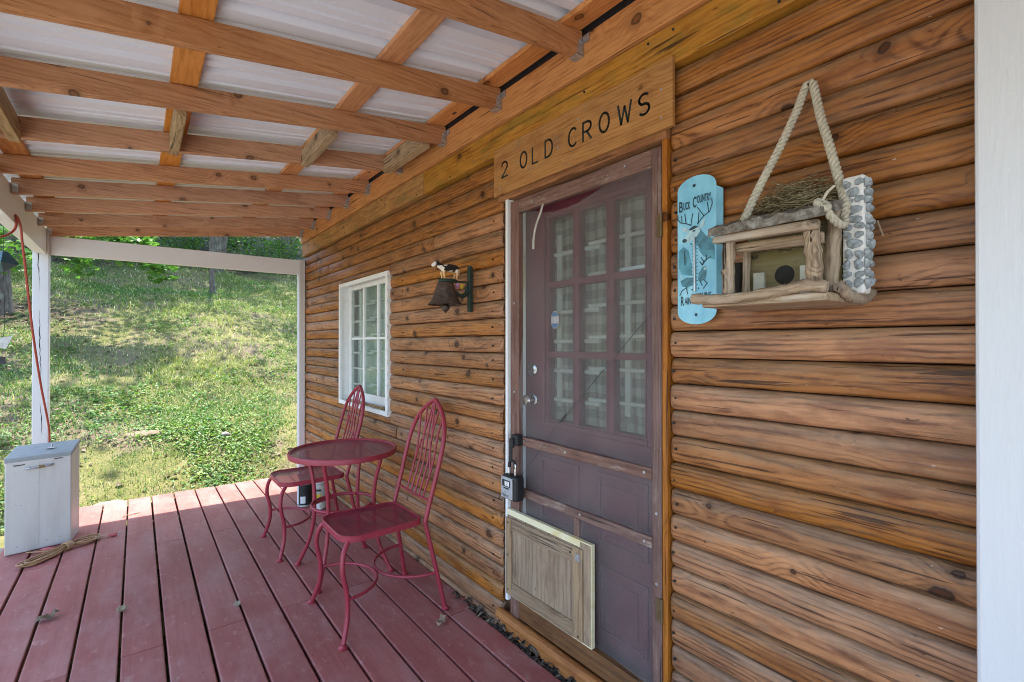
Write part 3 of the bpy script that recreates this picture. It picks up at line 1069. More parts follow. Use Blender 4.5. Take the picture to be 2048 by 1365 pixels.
for zz, nm in ((1.201, 'deadbolt'), (1.063, 'knob')):
    kb = MB()
    kb.lathe([(0.0, -0.001), (0.030, -0.002), (0.030, -0.010), (0.024, -0.014), (0.0, -0.016)], (XD, 1.685, zz), 20, 'X')
    if nm == 'knob':
        kb.lathe([(0.010, -0.014), (0.010, -0.03), (0.024, -0.036), (0.027, -0.046), (0.020, -0.055), (0.0, -0.057)], (XD, 1.685, zz), 20, 'X')
    else:
        kb.lathe([(0.015, -0.014), (0.013, -0.024), (0.0, -0.025)], (XD, 1.685, zz), 16, 'X')
    kb.build(nm, M['chrome'], door, smooth=True)
# octagonal sticker inside the lower left part of the middle pane
M['sticker_blue'] = plain('sticker_blue', (0.045, 0.22, 0.46), 0.5, var=0.1)
M['sticker_white'] = plain('sticker_white', (0.66, 0.66, 0.66), 0.5, var=0.05)
cy_, cz_ = 1.562, 1.422
oc = [(cy_ + 0.025 * math.cos(R(22.5 + 45 * i)) / .92, cz_ + 0.037 * math.sin(R(22.5 + 45 * i)) / .92) for i in range(8)]
MB().prism(oc[::-1], XD + 0.0135, XD + 0.0150).build('sticker', M['sticker_white'], door)
for sg in (1, -1):
    pl = [(cy_ - 0.0215, cz_ + sg * 0.0155), (cy_ + 0.0215, cz_ + sg * 0.0155), (cy_ + 0.010, cz_ + sg * 0.034), (cy_ - 0.010, cz_ + sg * 0.034)]
    MB().prism(pl if sg < 0 else pl[::-1], XD + 0.0125, XD + 0.0134).build('sticker_band', M['sticker_blue'], door)

# door surround
MB().box(1.338, 1.43, 1.763, 1.779, 0.150, 1.978).build('white_edge_strip', M['white_trim'], cabin)
MB().box(1.398, 1.43, 1.7795, 1.86, -0.02, 1.985).build('rough_jamb', M['kick'], cabin)
MB().box(1.352, 1.45, 0.930, 0.950, 0.0, 1.985).build('door_trim', M['trim_orange'], cabin, bevel=0.002)
MB().box(1.345, 1.45, 0.930, 1.845, 1.982, 2.03).build('door_header', M['trim_orange_y'], cabin, bevel=0.002)
thr = MB()
thr.tube([(1.338, 0.90, 0.066), (1.338, 1.2, 0.066), (1.338, 1.5, 0.068), (1.338, 1.828, 0.068)], 0.024, 12)
thr.box(1.340, 1.46, 0.92, 1.82, 0.0, 0.060)
thr.build('threshold', M['trim_orange_y'], cabin, smooth=True)

# screen door
sc_ = MB()
XS = 1.352
sc_.box(XS, XS + 0.026, 1.700, 1.760, 0.075, 1.966)
scr = sc_.build('screen_door', M['frame_z'], cabin, bevel=0.003)
scr['label'] = 'weathered brown wooden screen door with sagging grey mesh'
MB().box(XS, XS + 0.026, 0.953, 0.990, 0.075, 1.966).build('stile', M['frame_z'], scr, bevel=0.003)
MB().box(XS + .001, XS + 0.026, 0.9905, 1.6995, 1.905, 1.966).build('top_rail', M['frame_y'], scr, bevel=0.003)
MB().box(XS - .002, XS + 0.020, 0.9905, 1.6995, 0.866, 0.905).build('middle_rail', M['frame_y'], scr, bevel=0.003)
MB().box(XS - .002, XS + 0.020, 0.9905, 1.6995, 0.640, 0.676).build('middle_rail', M['frame_y'], scr, bevel=0.003)
MB().box(XS - .001, XS + 0.020, 1.325, 1.355, 0.545, 0.6395).build('mullion', M['frame_z'], scr, bevel=0.002)
MB().box(XS - .001, XS + 0.026, 0.9905, 1.6995, 0.092, 0.172).build('bottom_rail', M['kick'], scr, bevel=0.003)
for (yy, zz) in ((1.66, .888), (1.40, .885), (1.02, .886), (1.68, .658), (1.32, .66), (1.02, .655), (1.73, 1.5), (0.971, .76), (0.971, .53), (1.73, 1.1), (1.1, 1.94), (1.6, 1.93)):
    MB().lathe([(0.0, -0.0012), (0.005, -0.001), (0.005, 0.003)], (XS - .002, yy, zz), 10, 'X').build('screw', M['galv'], scr)
for zz in (1.705, 0.45):
    hb = MB()
    hb.tube([(XS - 0.004, 0.9505, zz - 0.04), (XS - 0.004, 0.9505, zz + 0.04)], 0.005, 8)
    hb.box(XS - 0.003, XS - 0.0008, 0.953, 0.972, zz - 0.036, zz + 0.036)
    hb.build('hinge', M['rusty_hinge'], scr)


def mesh_mat():
    n = NT('insect_screen')
    tr = n.new('ShaderNodeBsdfTransparent')
    n.base((0.21, 0.19, 0.18), 0.6, spec=0.3)
    mx = n.new('ShaderNodeMixShader')
    p = n.obj()
    a = n.noise(n.scaled(p, (1, 1, 1)), 5.0, 4, 0.6)
    n.set(mx.inputs[0], n.mrange(a, 0.3, 0.7, 0.30, 0.42))
    n.t.links.new(tr.outputs[0], mx.inputs[1])
    n.t.links.new(n.b.outputs[0], mx.inputs[2])
    n.t.links.new(mx.outputs[0], n.out.inputs[0])
    return n.m


M['screen'] = mesh_mat()


def mesh_sheet(name, y0f, y1, z0, z1f, nz=40, ny=24):
    """screen sheet; y0f(z) is the free left edge, z1f(y) the top edge; sags a little"""
    V, Fq = [], []
    for i in range(nz + 1):
        for j in range(ny + 1):
            s = j / ny
            yl = y0f(z0 + (1.905 - z0) * i / nz)
            yy = y1 + (yl - y1) * s
            zz = z0 + (z1f(yy) - z0) * i / nz
            V.append((1.366 + 0.006 * math.sin(zz * 7 + yy * 5) + 0.004 * math.sin(yy * 17) - 0.010 * s * math.sin(math.pi * i / nz), yy, zz))
    W1 = ny + 1
    for i in range(nz):
        for j in range(ny):
            Fq.append((i * W1 + j, i * W1 + j + 1, (i + 1) * W1 + j + 1, (i + 1) * W1 + j))
    return MB().add(V, Fq).build(name, M['screen'], scr, smooth=True)


def left_edge(z):
    t = max(0.0, min(1.0, (z - 1.12) / (1.86 - 1.12)))
    return 1.699 - 0.036 * math.sin(math.pi * t) ** 1.1


def top_edge(y):
    t = max(0.0, min(1.0, (y - 1.22) / 0.44))
    return 1.905 - 0.040 * math.sin(math.pi * min(1, t * 1.05)) ** 1.0 * (t > 0) - 0.004 * math.sin(y * 90) * (t > 0)


mesh_sheet('screen_mesh', left_edge, 0.992, 0.905, top_edge)
mesh_sheet('screen_mesh', lambda z: 1.699, 0.992, 0.677, lambda y: 0.866, 12)
mesh_sheet('screen_mesh', lambda z: 1.697 - 0.03 * max(0, (z - 1.5)), 0.992, 0.172, lambda y: 0.640, 20)
# loose spline hanging from the top rail
st = MB()
pts = catmull([(1.348, 1.530, 1.905), (1.346, 1.545, 1.87), (1.344, 1.572, 1.82), (1.345, 1.588, 1.765), (1.347, 1.592, 1.725)], 5)
for a, bb in zip(pts[:-1], pts[1:]):
    st.hexa([(a.x - .001, a.y - .006, a.z), (a.x + .001, a.y - .006, a.z), (a.x + .001, a.y + .006, a.z), (a.x - .001, a.y + .006, a.z),
             (bb.x - .001, bb.y - .006, bb.z), (bb.x + .001, bb.y - .006, bb.z), (bb.x + .001, bb.y + .006, bb.z), (bb.x - .001, bb.y + .006, bb.z)])
st.build('loose_strip', plain('pale_vinyl', (0.5, 0.48, 0.42), 0.5), scr)
# diagonal brace wire with turnbuckle
bw = MB()
bw.tube([(1.350, 1.40, 1.03), (1.350, 0.99, 1.42)], 0.0016, 6)
bw.tube([(1.350, 1.432, 1.002), (1.350, 1.395, 1.036)], 0.0045, 8)
bw.tube([(1.350, 1.432, 1.002), (1.350, 1.69, 0.72)], 0.0008, 6)
bw.build('brace_wire', plain('dull_wire', (0.07, 0.07, 0.075), 0.5, 0.3), scr)
# pet flap panel screwed over the lower left corner
M['pet_edge'] = paint('white_yellow_edge', (0.72, 0.66, 0.44), (0.55, 0.40, 0.08), 0.9, 0.5, 9.0)
MB().box(1.333, 1.350, 1.243, 1.758, 0.186, 0.571).build('pet_flap_board', M['pet_edge'], scr)
MB().box(1.330, 1.3325, 1.300, 1.754, 0.192, 0.545).build('pet_flap_panel', M['pet_z'], scr)
MB().box(1.331, 1.3328, 1.247, 1.2995, 0.192, 0.566).build('pet_flap_edge', M['pet_z'], scr)
MB().box(1.3225, 1.3298, 1.718, 1.757, 0.192, 0.536).build('pet_flap_stile', M['pet_z'], scr, bevel=0.002)
MB().box(1.3225, 1.3298, 1.282, 1.334, 0.196, 0.542).build('pet_flap_stile', M['pet_z'], scr, bevel=0.002)
MB().box(1.3235, 1.3298, 1.3345, 1.7175, 0.480, 0.540).build('pet_flap_rail', M['pet_y'], scr, bevel=0.002)
MB().box(1.3235, 1.3298, 1.3345, 1.7175, 0.194, 0.252).build('pet_flap_rail', M['pet_y'], scr, bevel=0.002)
MB().box(1.3195, 1.3222, 1.292, 1.314, 0.495, 0.522).build('pet_flap_plate', M['galv'], scr)
for (yy, zz) in ((1.345, .515), (1.74, .515), (1.74, .37), (1.74, .215), (1.303, .21)):
    MB().lathe([(0.0, -0.001), (0.004, -0.001), (0.004, 0.003)], (1.3222, yy, zz), 8, 'X').build('screw', M['nail'], scr)

# ------------------------------------------------------------------ security bars and curtains
M['bar_white'] = plain('white_enamel', (0.84, 0.86, 0.84), 0.4, var=0.06)


def bars(yl, yr, z0, z1, rails, over, X, label):
    e = empty('security_bars', (X, (yl + yr) / 2, z0), label, 'security bars', 'white bars behind glass')
    for yy in (yl, yr):
        MB().box(X - 0.006, X + 0.006, yy - 0.013, yy + 0.013, z0, z1).build('upright', M['bar_white'], e, bevel=0.002)
    for zz in rails:
        MB().tube([(X - 0.013, yr - over, zz), (X - 0.013, (yl + yr) / 2, zz)], 0.0078, 8).build('bar', M['bar_white'], e, smooth=True)
        MB().tube([(X - 0.013, (yl + yr) / 2 - 0.06, zz - 0.017), (X - 0.013, yl + over, zz - 0.019)], 0.0092, 8).build('bar', M['bar_white'], e, smooth=True)
    return e


bars(1.575, 1.195, 1.04, 1.80, [1.09 + 0.128 * i for i in range(6)], 0.13, 1.486, 'white horizontal security bars behind the nine door panes')
bars(3.93, 3.45, 0.93, 1.74, [1.0 + 0.13 * i for i in range(6)], 0.16, 1.466, 'white horizontal security bars behind the six pane window')


def gingham():
    n = NT('gingham_cloth')
    at = n.new('ShaderNodeAttribute')
    at.attribute_name = 'cloth_uv'
    sx = n.new('ShaderNodeSeparateXYZ')
    n.t.links.new(at.outputs['Vector'], sx.inputs[0])
    a = n.math('GREATER_THAN', n.math('FRACT', n.math('MULTIPLY', sx.outputs[0], 14.0)), 0.5)
    b = n.math('GREATER_THAN', n.math('FRACT', n.math('MULTIPLY', sx.outputs[1], 14.0)), 0.5)
    s = n.math('MULTIPLY', n.math('ADD', a, b), 0.5)
    c = n.ramp(s, [(0.0, (0.66, 0.69, 0.66)), (0.5, (0.44, 0.47, 0.45)), (1.0, (0.28, 0.31, 0.29))])
    n.base(c, 0.85, spec=0.1)
    tr = n.new('ShaderNodeBsdfTranslucent')
    n.t.links.new(c, tr.inputs[0])
    mx = n.new('ShaderNodeMixShader')
    mx.inputs[0].default_value = 0.5
    n.t.links.new(n.b.outputs[0], mx.inputs[1])
    n.t.links.new(tr.outputs[0], mx.inputs[2])
    n.t.links.new(mx.outputs[0], n.out.inputs[0])
    return n.m


M['gingham'] = gingham()
M['sheer'] = plain('sheer_cloth', (0.58, 0.62, 0.58), 0.9, var=0.12, scale=20)


def curtain(y0, y1, z0, z1, X, folds, amp, mat, label):
    ny_, nz_ = 90, 30
    V, Fq, UV = [], [], []
    for i in range(nz_ + 1):
        for j in range(ny_ + 1):
            s, t = j / ny_, i / nz_
            w = amp * (0.6 + 0.6 * (1 - t)) * math.sin(folds * 6.283 * s + 0.8 * math.sin(5 * t + s * 3))
            V.append((X + w, y0 + (y1 - y0) * s + 0.006 * math.sin(9 * t + s * 20), z0 + (z1 - z0) * t))
            UV.append((s * (y1 - y0) * 1.45, t * (z1 - z0), 0.0))
    W1 = ny_ + 1
    for i in range(nz_):
        for j in range(ny_):
            Fq.append((i * W1 + j, i * W1 + j + 1, (i + 1) * W1 + j + 1, (i + 1) * W1 + j))
    o = MB().add(V, Fq).build('curtain', mat, smooth=True)
    a = o.data.attributes.new('cloth_uv', 'FLOAT_VECTOR', 'POINT')
    a.data.foreach_set('vector', np.array(UV, np.float32).reshape(-1))
    sm = o.modifiers.new('thickness', 'SOLIDIFY')
    sm.thickness = 0.0015
    return tag(o, label, 'curtain')


curtain(1.0, 1.66, 0.90, 1.92, 1.515, 7, 0.012, M['gingham'], 'grey and white gingham curtain behind the nine pane door')
curtain(3.1, 4.2, 0.80, 1.84, 1.50, 9, 0.014, M['sheer'], 'pale grey curtain hanging behind the six pane window')

# ------------------------------------------------------------------ porch roof
roof = empty('porch_roof', (0.36, 1.9, 2.15), 'shed porch roof of timber rafters under white ribbed metal', 'roof')
SL = 0.134


def rb(x):
    return 2.226 + SL * x


RX0, RX1 = -0.555, 1.318
rafter_y = [-1.22, -0.70, -0.22, 0.26, 0.76, 1.272, 1.788, 2.288, 2.835, 3.384, 3.82, 4.268, 4.744, 5.162]
for yy in rafter_y:
    b = MB()
    h = 0.089
    x0 = RX0 + random.uniform(-.002, .002)
    b.hexa([(x0, yy, rb(x0)), (RX1, yy, rb(RX1)), (RX1, yy + 0.038, rb(RX1)), (x0, yy + 0.038, rb(x0)),
            (x0, yy, rb(x0) + h), (RX1, yy, rb(RX1) + h), (RX1, yy + 0.038, rb(RX1) + h), (x0, yy + 0.038, rb(x0) + h)])
    r = b.build('rafter', M['rafter'], roof, bevel=0.004)
    # metal hanger at the wall end
    hg = MB()
    za = rb(1.30) - 0.004
    hg.hexa([(1.286, yy - 0.0025, za + 0.004), (1.3205, yy - 0.0025, za - 0.001), (1.3205, yy - 0.0007, za - 0.001), (1.286, yy - 0.0007, za + 0.004),
             (1.296, yy - 0.0025, za + 0.052), (1.3205, yy - 0.0025, za + 0.074), (1.3205, yy - 0.0007, za + 0.074), (1.296, yy - 0.0007, za + 0.052)])
    hg.box(1.3185, 1.3212, yy - 0.032, yy - 0.003, za + 0.045, za + 0.074)
    hg.box(1.286, 1.3205, yy - 0.0025, yy + 0.0405, za - 0.0045, za - 0.0015)
    hn = hg.build('joist_hanger', M['galv'], r)
    hs_ = MB()
    hs_.lathe([(0.0, -0.005), (0.0035, -0.0048), (0.004, -0.0026)], (1.310, yy, za + 0.02), 8, 'Y')
    hs_.lathe([(0.0, -0.005), (0.0035, -0.0048), (0.004, -0.0026)], (1.311, yy, za + 0.055), 8, 'Y')
    hs_.build('hanger_nail', M['chrome'], r)
    if yy > 3.5:
        lh = MB()
        zb_ = rb(-0.545)
        lh.box(-0.5515, -0.526, yy - 0.0025, yy - 0.0007, zb_ + 0.004, zb_ + 0.055)
        lh.box(-0.5545, -0.5525, yy - 0.030, yy - 0.003, zb_ - 0.005, zb_ + 0.05)
        lh.build('joist_hanger', M['galv'], r)

pur = [(-0.52, -0.43), (0.098, 0.190), (0.735, 0.830), (1.215, 1.312)]
for (xa, xb) in pur:
    for (ya, yb) in ((-1.6, 2.29), (2.292, 5.34)):
        b = MB()
        t = 0.022
        b.hexa([(xa, ya, rb(xa) + 0.0905), (xb, ya, rb(xb) + 0.0905), (xb, yb, rb(xb) + 0.0905), (xa, yb, rb(xa) + 0.0905),
                (xa, ya, rb(xa) + 0.0905 + t), (xb, ya, rb(xb) + 0.0905 + t), (xb, yb, rb(xb) + 0.0905 + t), (xa, yb, rb(xa) + 0.0905 + t)])
        b.build('purlin', M['purlin'], roof, bevel=0.002)
# big knots on the purlin over the wall
for (xx, yy, a_) in ((1.262, 1.06, 0.034), (1.27, 2.12, 0.018), (1.25, 3.2, 0.015)):
    kb = MB()
    z_ = lambda X_: rb(X_) + 0.0905
    ring_ = [(xx + a_ * 0.55 * math.cos(q_ * 0.4488) - 0.0, yy + a_ * math.sin(q_ * 0.4488)) for q_ in range(14)]
    kb.add([(p_[0], p_[1], z_(p_[0]) - 0.0012) for p_ in ring_] + [(p_[0], p_[1], z_(p_[0]) + 0.001) for p_ in ring_],
           [tuple(range(14))[::-1]] + [(i, (i + 1) % 14, 14 + (i + 1) % 14, 14 + i) for i in range(14)])
    kb.build('knot', plain('dark_knot', (0.09, 0.03, 0.014), 0.5, scale=90), roof)
# blocking between two rafters
for (xx, w_, dz) in ((0.118, 0.038, 0.020), (0.715, 0.040, 0.022), (1.192, 0.05, 0.018), (-0.42, 0.038, 0.02)):
    b = MB()
    z0 = rb(xx) - dz
    b.box(xx, xx + w_, 2.3275, 2.8335, z0, z0 + 0.088)
    b.build('blocking', M['block'], roof, bevel=0.004)
# ribbed metal sheets


def rib_profile():
    out = []
    p = 0.2286
    for i in range(4):
        o = p * i
        out += [(o, 0.0), (o + 0.058, 0.0), (o + 0.063, 0.010), (o + 0.075, 0.010), (o + 0.080, 0.0), (o + 0.108, 0.0), (o + 0.113, 0.010),
                (o + 0.125, 0.010), (o + 0.130, 0.0), (o + 0.168, 0.0), (o + 0.184, 0.032), (o + 0.208, 0.032), (o + 0.224, 0.0)]
    return out


RPF = rib_profile()
for i in range(8):
    ys_ = -1.68 + i * 0.9144
    V, Fq = [], []
    pf = [(ys_ + a, c) for a, c in RPF if ys_ + a < 5.46] + [(min(ys_ + 0.9150, 5.46), 0.0005)]
    for (a, c) in pf:
        for X_ in (-0.72, 1.356):
            V.append((X_, a, rb(X_) + 0.1135 + c))
    for j in range(len(pf) - 1):
        Fq.append((2 * j, 2 * j + 1, 2 * j + 3, 2 * j + 2))
    o = MB().add(V, Fq).build('roof_panel', M['roof_metal'], roof)
    sm = o.modifiers.new('thickness', 'SOLIDIFY')
    sm.thickness = 0.0008
    sm.offset = 1

# ------------------------------------------------------------------ posts and beams
def cracked_post(name, x0, x1, y0, y1, z0, z1, label, mat='white', cracks=()):
    e = empty(name, ((x0 + x1) / 2, (y0 + y1) / 2, z0), label, 'post')
    MB().box(x0, x1, y0, y1, z0, z1).build('shaft', M[mat], e, bevel=0.005)
    for (pts, w_) in cracks:
        V, Fq = [], []
        for i, (xx, zz) in enumerate(pts):
            ww = w_ * math.sin(math.pi * (i + 0.15) / (len(pts) - 0.7)) * (0.6 + 0.6 * random.random())
            ww = max(ww, 0.0004)
            V += [(xx - ww, y0 - 0.0008, zz), (xx + ww, y0 - 0.0008, zz)]
        for i in range(len(pts) - 1):
            Fq.append((2 * i, 2 * i + 1, 2 * i + 3, 2 * i + 2))
        MB().add(V, Fq).build('crack', M['nail'], e)
    return e


random.seed(5)


def crack_line(x, z0, z1, drift):
    n = int((z1 - z0) / 0.035) + 2
    return [(x + drift * i / n + random.uniform(-.003, .003), z0 + (z1 - z0) * i / n) for i in range(n + 1)]


post_far = cracked_post('porch_post', -0.632, -0.540, 5.150, 5.240, -0.16, 2.205, 'tall white corner post split by long cracks, behind the metal box',
                        cracks=[(crack_line(-0.594, 1.72, 2.21, -0.012), 0.0030), (crack_line(-0.582, 1.02, 1.58, -0.012), 0.0030), (crack_line(-0.575, 0.62, 0.86, -0.010), 0.0026)])
cracked_post('porch_post', 1.291, 1.349, 5.175, 5.262, -0.16, 2.166, 'slim white post fixed to the log corner at the deck end')
np_ = empty('porch_post', (1.30, 0.12, 0.0), 'broad white painted post close against the wall beside the birdhouse', 'post')
MB().box(1.262, 1.345, -0.06, 0.1915, -0.03, 2.33).build('shaft', M['white'], np_, bevel=0.006)
for (yy, zz) in ((0.105, 1.645), (0.107, 1.13), (0.112, 0.46), (0.15, 2.18)):
    MB().lathe([(0.0, -0.002), (0.006, -0.0015), (0.008, 0.001)], (1.262, yy, zz), 9, 'X').build('nail', M['nail'], np_)

tag(MB().box(-0.625, -0.556, -1.6, 5.1495, 2.010, 2.205).build('side_beam', M['white_y'], bevel=0.004), 'white side beam carrying the outer rafter ends', 'beam')
tag(MB().box(-0.539, 1.2905, 5.195, 5.236, 2.013, 2.160).build('end_beam', paint('white_paint_end', (0.76, 0.79, 0.82), (0.46, 0.44, 0.40), 0.2, 0.55, 5.0, 'X'), bevel=0.004),
    'white cross beam spanning the porch end below the rafters', 'beam')

# ------------------------------------------------------------------ sign
sgn = MB().box(1.322, 1.338, 0.890, 1.850, 2.003, 2.222).build('sign', M['sign'], bevel=0.002)
tag(sgn, 'wooden plank sign lettered 2 OLD CROWS above the screen door', 'sign')
M['letter'] = plain('routed_letter_black', (0.016, 0.022, 0.016), 0.7)


def arc(cx, cy, rx, ry, a0, a1, n=10):
    return [(cx + rx * math.cos(R(a0 + (a1 - a0) * i / n)), cy + ry * math.sin(R(a0 + (a1 - a0) * i / n))) for i in range(n + 1)]


G = {  # strokes in a unit cell: x to the right 0..1, y up 0..1
    '2': [arc(.5, .72, .45, .28, 170, -30) + [(.05, 0.0)], [(.05, 0.0), (.95, .02)]],
    'O': [arc(.5, .5, .48, .5, 0, 360, 18)],
    'L': [[(.05, 1), (.05, 0), (.9, 0)]],
    'D': [[(.05, 0), (.05, 1), (.45, 1)] + arc(.45, .5, .5, .5, 90, -90, 10) + [(.05, 0)]],
    'C': [arc(.55, .5, .5, .5, 48, 312, 14)],
    'R': [[(.05, 0), (.05, 1), (.5, 1)] + arc(.5, .74, .42, .26, 90, -90, 8) + [(.05, .48)], [(.45, .48), (.95, 0)]],
    'W': [[(0, 1), (.24, 0), (.5, .85), (.76, 0), (1, 1)]],
    'S': [arc(.5, .75, .43, .25, 40, 250, 10) + arc(.5, .26, .45, .26, 90, -140, 10)],
}
for ch, ya, yb, zb in (('2', 1.788, 1.742, 2.078), ('O', 1.651, 1.605, 2.081), ('L', 1.570, 1.530, 2.079), ('D', 1.489, 1.442, 2.080), ('C', 1.352, 1.306, 2.077),
                       ('R', 1.276, 1.230, 2.077), ('O', 1.193, 1.146, 2.077), ('W', 1.106, 1.050, 2.076), ('S', 1.020, 0.974, 2.075)):
    b = MB()
    for s in G[ch]:
        b.strip([(ya + (yb - ya) * px_, zb + 0.068 * py_) for px_, py_ in s], 0.0082, 1.3210, 1.3235)
    b.build('letter', M['letter'], sgn)
for (yy, zz) in ((0.93, 2.13), (1.41, 2.10), (1.30, 2.17), (1.80, 2.03), (0.93, 2.04)):
    MB().lathe([(0.0, -0.001), (0.004, -0.0008), (0.004, 0.002)], (1.3215, yy, zz), 8, 'X').build('screw', M['galv'], sgn)

# ------------------------------------------------------------------ thermometer plaque
TX = 1.328


def TP(x, y):
    """plaque layout (drawing units) to wall position"""
    return (0.876 - (x - 110) * (0.127 / 320), 1.824 - (y - 70) * (0.447 / 1250))


def tin():
    n = NT('printed_blue_tin')
    p = n.obj()
    a = n.noise(n.scaled(p, (1, 1, 0.6)), 16, 5, 0.6)
    c = n.ramp(a, [(0.3, (0.16, 0.44, 0.60)), (0.55, (0.24, 0.56, 0.70)), (0.75, (0.36, 0.66, 0.76))])
    d = n.noise(p, 70, 5, 0.75)
    c = n.mix(n.mrange(d, 0.62, 0.74, 0, 0.7), c, (0.07, 0.14, 0.17))
    n.bump(a, 0.05)
    return n.base(c, 0.38, spec=0.5)


M['tin'] = tin()
M['teal_dark'] = plain('print_dark_teal', (0.018, 0.055, 0.075), 0.5, scale=60)
M['teal_mid'] = plain('print_mid_teal', (0.085, 0.26, 0.33), 0.5, var=0.5, scale=45)
M['teal_soft'] = plain('print_soft_teal', (0.10, 0.34, 0.43), 0.5, var=0.35, scale=30)
M['teal_pale'] = plain('print_pale', (0.44, 0.64, 0.68), 0.5, var=0.3, scale=50)
th = empty('thermometer', (TX, 0.81, 1.377), 'tall blue tin wall thermometer printed with deer', 'thermometer')
pl = [(0.8125 + 0.0635 * math.cos(math.pi * i / 16), 1.786 + 0.038 * math.sin(math.pi * i / 16)) for i in range(17)]
pl += [(0.8125 - 0.0635 * math.cos(math.pi * i / 16), 1.415 - 0.038 * math.sin(math.pi * i / 16)) for i in range(17)]
MB().prism(pl, TX, TX + 0.0015).build('plate', M['tin'], th)
fl = MB()
fl.hexa([(TX, 0.749, 1.425), (TX + .0015, 0.749, 1.425), (TX + 0.0195, 0.738, 1.43), (TX + 0.018, 0.738, 1.43),
         (TX, 0.749, 1.779), (TX + .0015, 0.749, 1.779), (TX + 0.0195, 0.738, 1.772), (TX + 0.018, 0.738, 1.772)])
fl.hexa([(TX, 0.876, 1.425), (TX + .0015, 0.876, 1.425), (TX + 0.0195, 0.884, 1.43), (TX + 0.018, 0.884, 1.43),
         (TX, 0.876, 1.779), (TX + .0015, 0.876, 1.779), (TX + 0.0195, 0.884, 1.772), (TX + 0.018, 0.884, 1.772)])
fl.build('flange', M['tin'], th)


def art(polys, mat, lev, name, strokes=(), w=0.003):
    b = MB()
    x1 = TX - 0.0002 - lev * 0.00025
    for p in polys:
        q_ = [TP(*v) for v in p]
        b.prism(q_, x1, x1 + 0.0002)
    for s in strokes:
        b.strip([TP(*v) for v in s], w, x1, x1 + 0.0002)
    b.build(name, mat, th)


def ell(cx, cy, rx, ry, n=14):
    return [(cx + rx * math.cos(6.283 * i / n), cy + ry * math.sin(6.283 * i / n)) for i in range(n)]


art([[(118, 690), (160, 650), (205, 690), (235, 820), (235, 910), (150, 890), (120, 830)], [(300, 640), (360, 590), (418, 640), (420, 800), (330, 760), (290, 700)]], M['teal_soft'], 1, 'print_wood')
for pg in ([[(215, 520), (300, 520), (350, 590), (405, 640), (415, 720), (310, 700), (262, 640), (235, 600)],
     [(160, 690), (182, 670), (192, 800), (170, 815)],
     [(290, 895), (318, 850), (350, 840), (354, 900), (345, 950), (300, 970), (284, 950)],
     [(135, 945), (190, 918), (248, 925), (246, 985), (195, 1005), (150, 990)]]):
    art([pg], M['teal_mid'], 2, 'print_shape')
for pg in ([[(152, 598), (195, 550), (215, 508), (246, 490), (292, 500), (302, 545), (268, 590), (222, 618), (178, 622)],
     [(145, 492), (172, 482), (208, 512), (200, 536), (160, 520)], [(298, 505), (318, 460), (342, 440), (336, 500), (305, 530)],
     [(134, 885), (150, 900), (160, 935), (142, 930)], [(330, 860), (352, 845), (352, 872), (338, 876)]]):
    art([pg], M['teal_pale'], 3, 'print_shape')
art([ell(172, 602, 20, 17), ell(252, 532, 14, 7), [(205, 512), (250, 488), (292, 500), (262, 515), (225, 525)], ell(254, 150, 13, 14), ell(268, 1240, 12, 13),
     ell(228, 640, 6, 8), ell(283, 630, 6, 8), ell(236, 1026, 6, 8), ell(288, 1020, 6, 8)], M['teal_dark'], 4, 'print_dark',
    strokes=[[(228, 482), (195, 462), (140, 442), (114, 410), (114, 372)], [(150, 444), (146, 385)], [(185, 456), (174, 372)], [(226, 480), (240, 385)],
             [(280, 480), (330, 424), (380, 398), (400, 335), (396, 292)], [(332, 422), (282, 342)], [(286, 478), (293, 388)], [(372, 400), (362, 318)],
             [(300, 800), (320, 830), (335, 795)], [(320, 830), (350, 790), (388, 770)], [(350, 790), (352, 750)], [(330, 800), (310, 765)],
             [(330, 950), (358, 985), (326, 1026)], [(304, 965), (318, 1000)], [(192, 1002), (148, 1030), (130, 1068)], [(188, 1004), (196, 1060)], [(168, 690), (176, 812)]], w=0.0028)
tb = MB()
ya, za = TP(257, 588)
yb, zb = TP(262, 1046)
tb.tube([(TX - 0.004, ya, za), (TX - 0.004, yb, zb)], 0.0034, 8)
tb.build('glass_tube', plain('silvered_tube', (0.55, 0.6, 0.62), 0.25, 0.2), th, smooth=True)
art([], M['teal_dark'], 3, 'scale_marks', strokes=[[(236, 660 + 30 * i), (247, 660 + 30 * i)] for i in range(12)] + [[(272, 655 + 30 * i), (284, 655 + 30 * i)] for i in range(12)], w=0.0016)


def text_mesh(txt, name, parent, mat, x_left, x_right, zb, height, X, wide=None, thick=0.0004, slant=0.0, bold=0.0):
    """letters on a plane facing -X; x_left is the larger Y"""
    cu = bpy.data.curves.new(name, 'FONT')
    cu.body = txt
    cu.offset = bold
    to = bpy.data.objects.new(name, cu)
    col.objects.link(to)
    bpy.context.view_layer.update()
    m = to.evaluated_get(bpy.context.evaluated_depsgraph_get()).to_mesh()
    V = np.array([v.co[:] for v in m.vertices])
    F = [tuple(p.vertices) for p in m.polygons]
    to.to_mesh_clear()
    bpy.data.objects.remove(to)
    lo, hi = V.min(0), V.max(0)
    u = (V[:, 0] - lo[0]) / (hi[0] - lo[0])
    v = (V[:, 1] - lo[1]) / (hi[1] - lo[1])
    b = MB()
    b.add([(X, x_left + (x_right - x_left) * a, zb + height * c + slant * a) for a, c in zip(u, v)], F)
    return b.build(name, mat, parent)


